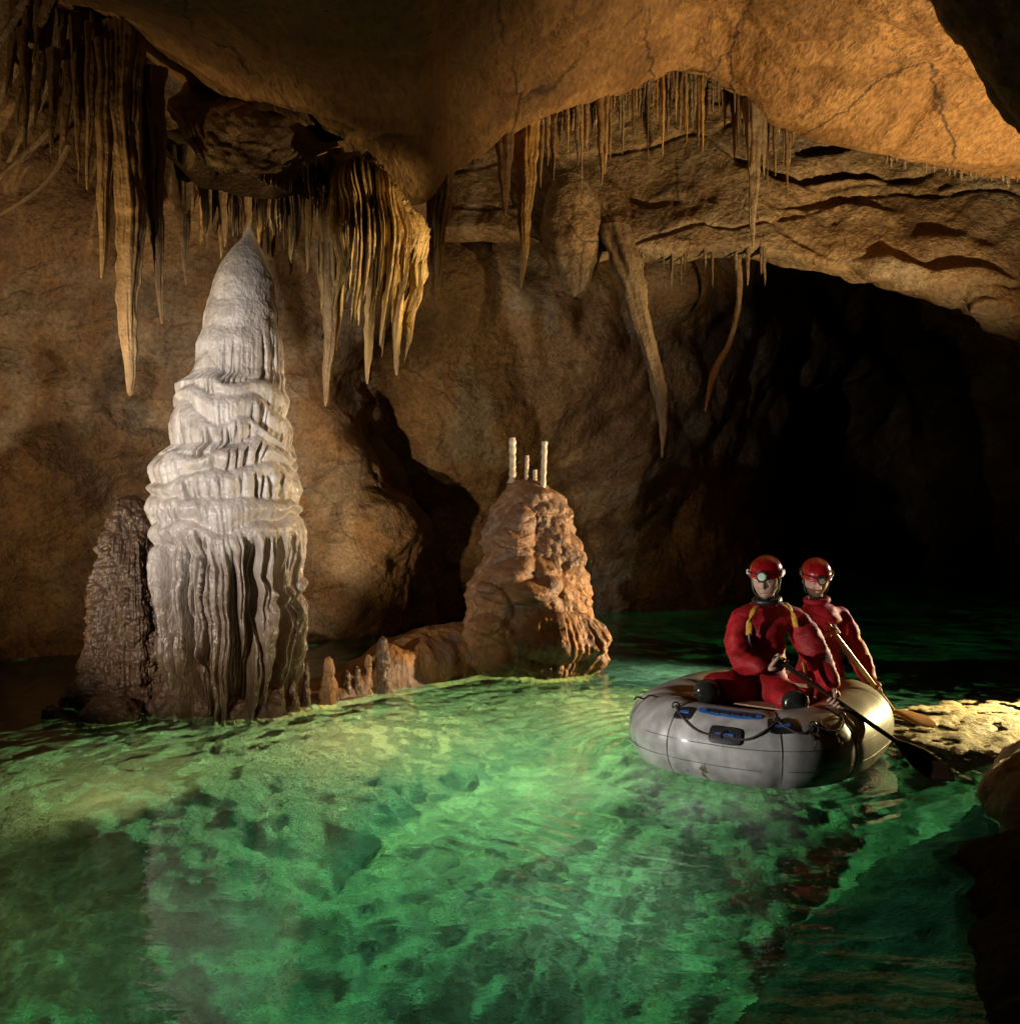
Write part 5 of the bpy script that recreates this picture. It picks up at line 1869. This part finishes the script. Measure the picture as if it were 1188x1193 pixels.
# ---- front person
o1 = P(888, 812, 5.45)
o1[2] = 0.36
sk1 = {
    'pelvis': (P(886, 800, 5.52), (0.165, 0.13), None),
    'waist': (P(888, 772, 5.52), (0.160, 0.125), 'pelvis'),
    'chest': (P(889, 743, 5.50), (0.175, 0.13), 'waist'),
    'upper': (P(891, 718, 5.49), (0.165, 0.125), 'chest'),
    'neck': (P(893, 701, 5.46), 0.078, 'upper'),
    'sh_l': (P(866, 718, 5.47), 0.096, 'upper'),
    'ua_l': (P(858, 742, 5.42), 0.082, 'sh_l'),
    'el_l': (P(861, 770, 5.33), 0.066, 'ua_l'),
    'fa_l': (P(878, 777, 5.20), 0.056, 'el_l'),
    'wr_l': (P(893, 779, 5.14), 0.043, 'fa_l'),
    'sh_r': (P(921, 717, 5.53), 0.100, 'upper'),
    'ua_r': (P(942, 744, 5.46), 0.088, 'sh_r'),
    'el_r': (P(955, 772, 5.36), 0.070, 'ua_r'),
    'fa_r': (P(965, 790, 5.24), 0.058, 'el_r'),
    'wr_r': (P(971, 803, 5.15), 0.045, 'fa_r'),
    'hip_l': (P(868, 803, 5.42), 0.115, 'pelvis'),
    'th_l': (P(846, 800, 5.33), 0.102, 'hip_l'),
    'kn_l': (P(825, 803, 5.27), 0.086, 'th_l'),
    'sh2_l': (P(838, 817, 5.38), 0.070, 'kn_l'),
    'an_l': (P(865, 820, 5.50), 0.055, 'sh2_l'),
    'hip_r': (P(903, 808, 5.40), 0.112, 'pelvis'),
    'th_r': (P(914, 812, 5.26), 0.100, 'hip_r'),
    'kn_r': (P(926, 816, 5.13), 0.086, 'th_r'),
    'sh2_r': (P(920, 828, 5.22), 0.066, 'kn_r'),
    'an_r': (P(900, 830, 5.38), 0.055, 'sh2_r'),
}
hd1 = P(892, 676, 5.40)
sA = pA1 - pA0
g1 = pA0 + sA * 0.035
# right hand lower on the shaft
g2 = pA0 + sA * 0.50
wl1 = P(893, 779, 5.14)
wr1 = P(971, 803, 5.15)
per1, fr1 = person('person sitting in front in a red suit and helmet, holding the dark paddle', o1, sk1, hd1, (-0.42, -0.88, -0.14),
                   [(wl1, g1, sA, 1), (wr1, g2, sA, -1)], False, 'lens', 0.033, seed=3)


def strap(par, pts_, r, mat, org, name='harness_strap', flat=0.35):
    sweep(name, catmull(np.array(pts_), 40, 0) - org, r, mat, parent=par, nt=10, flat=flat)


strap(per1, [P(882, 707, 5.40), P(877, 712, 5.345), P(873, 724, 5.325), P(872, 740, 5.335)], 0.019, M['yellow'], o1)
strap(per1, [P(915, 703, 5.45), P(920, 709, 5.40), P(924, 718, 5.385), P(927, 730, 5.40)], 0.019, M['yellow'], o1)
strap(per1, [P(872, 738, 5.33), P(873, 750, 5.33), P(878, 757, 5.335), P(884, 762, 5.34)], 0.010, M['black'], o1)
for (u, v, d, r) in ((823, 806, 5.21, 0.078), (926, 819, 5.075, 0.078)):
    V, Fc = blob(P(u, v, d) - o1, (r, r * 0.72, r * 0.95), None, (24, 32))
    V = V + (0.006 * fbm(V * 16, 2, 9))[:, None]
    link_mesh('knee_pad', V, Fc, M['pad'], parent=per1)

# ---- rear person
o2 = P(956, 812, 6.10)
o2[2] = 0.36
sk2 = {
    'pelvis': (P(955, 795, 6.14), (0.155, 0.125), None),
    'waist': (P(955, 770, 6.12), (0.15, 0.12), 'pelvis'),
    'chest': (P(954, 742, 6.10), (0.165, 0.12), 'waist'),
    'upper': (P(952, 719, 6.08), (0.155, 0.115), 'chest'),
    'neck': (P(951, 701, 6.06), 0.074, 'upper'),
    'sh_l': (P(928, 717, 6.05), 0.090, 'upper'),
    'ua_l': (P(930, 742, 5.96), 0.068, 'sh_l'),
    'el_l': (P(940, 755, 5.86), 0.058, 'ua_l'),
    'wr_l': (P(958, 744, 5.77), 0.042, 'el_l'),
    'sh_r': (P(975, 717, 6.12), 0.092, 'upper'),
    'ua_r': (P(990, 745, 6.10), 0.072, 'sh_r'),
    'el_r': (P(1002, 768, 6.08), 0.062, 'ua_r'),
    'fa_r': (P(1009, 783, 6.05), 0.054, 'el_r'),
    'wr_r': (P(1014, 796, 6.03), 0.043, 'fa_r'),
    'hip_l': (P(938, 800, 6.08), 0.105, 'pelvis'),
    'kn_l': (P(925, 797, 5.85), 0.080, 'hip_l'),
    'hip_r': (P(968, 802, 6.05), 0.105, 'pelvis'),
    'kn_r': (P(962, 806, 5.78), 0.080, 'hip_r'),
}
hd2 = P(950, 676, 6.00)
sB = pB1 - pB0
per2, fr2 = person('bearded person sitting behind in a red suit and helmet, holding the pale paddle', o2, sk2, hd2, (-0.06, -0.93, -0.30),
                   [(P(958, 744, 5.77), pB0 + sB * 0.08, sB, 1), (P(1014, 796, 6.03), pB0 + sB * 0.74, sB, -1)], True, 'lensy', 0.029, seed=11)
strap(per2, [P(936, 772, 5.98), P(940, 790, 5.93), P(948, 802, 5.90)], 0.020, M['yellow'], o2, name='harness_strap')
strap(per2, [P(944, 790, 5.90), P(950, 800, 5.86), P(957, 808, 5.84)], 0.016, M['yellow'], o2, name='harness_strap')
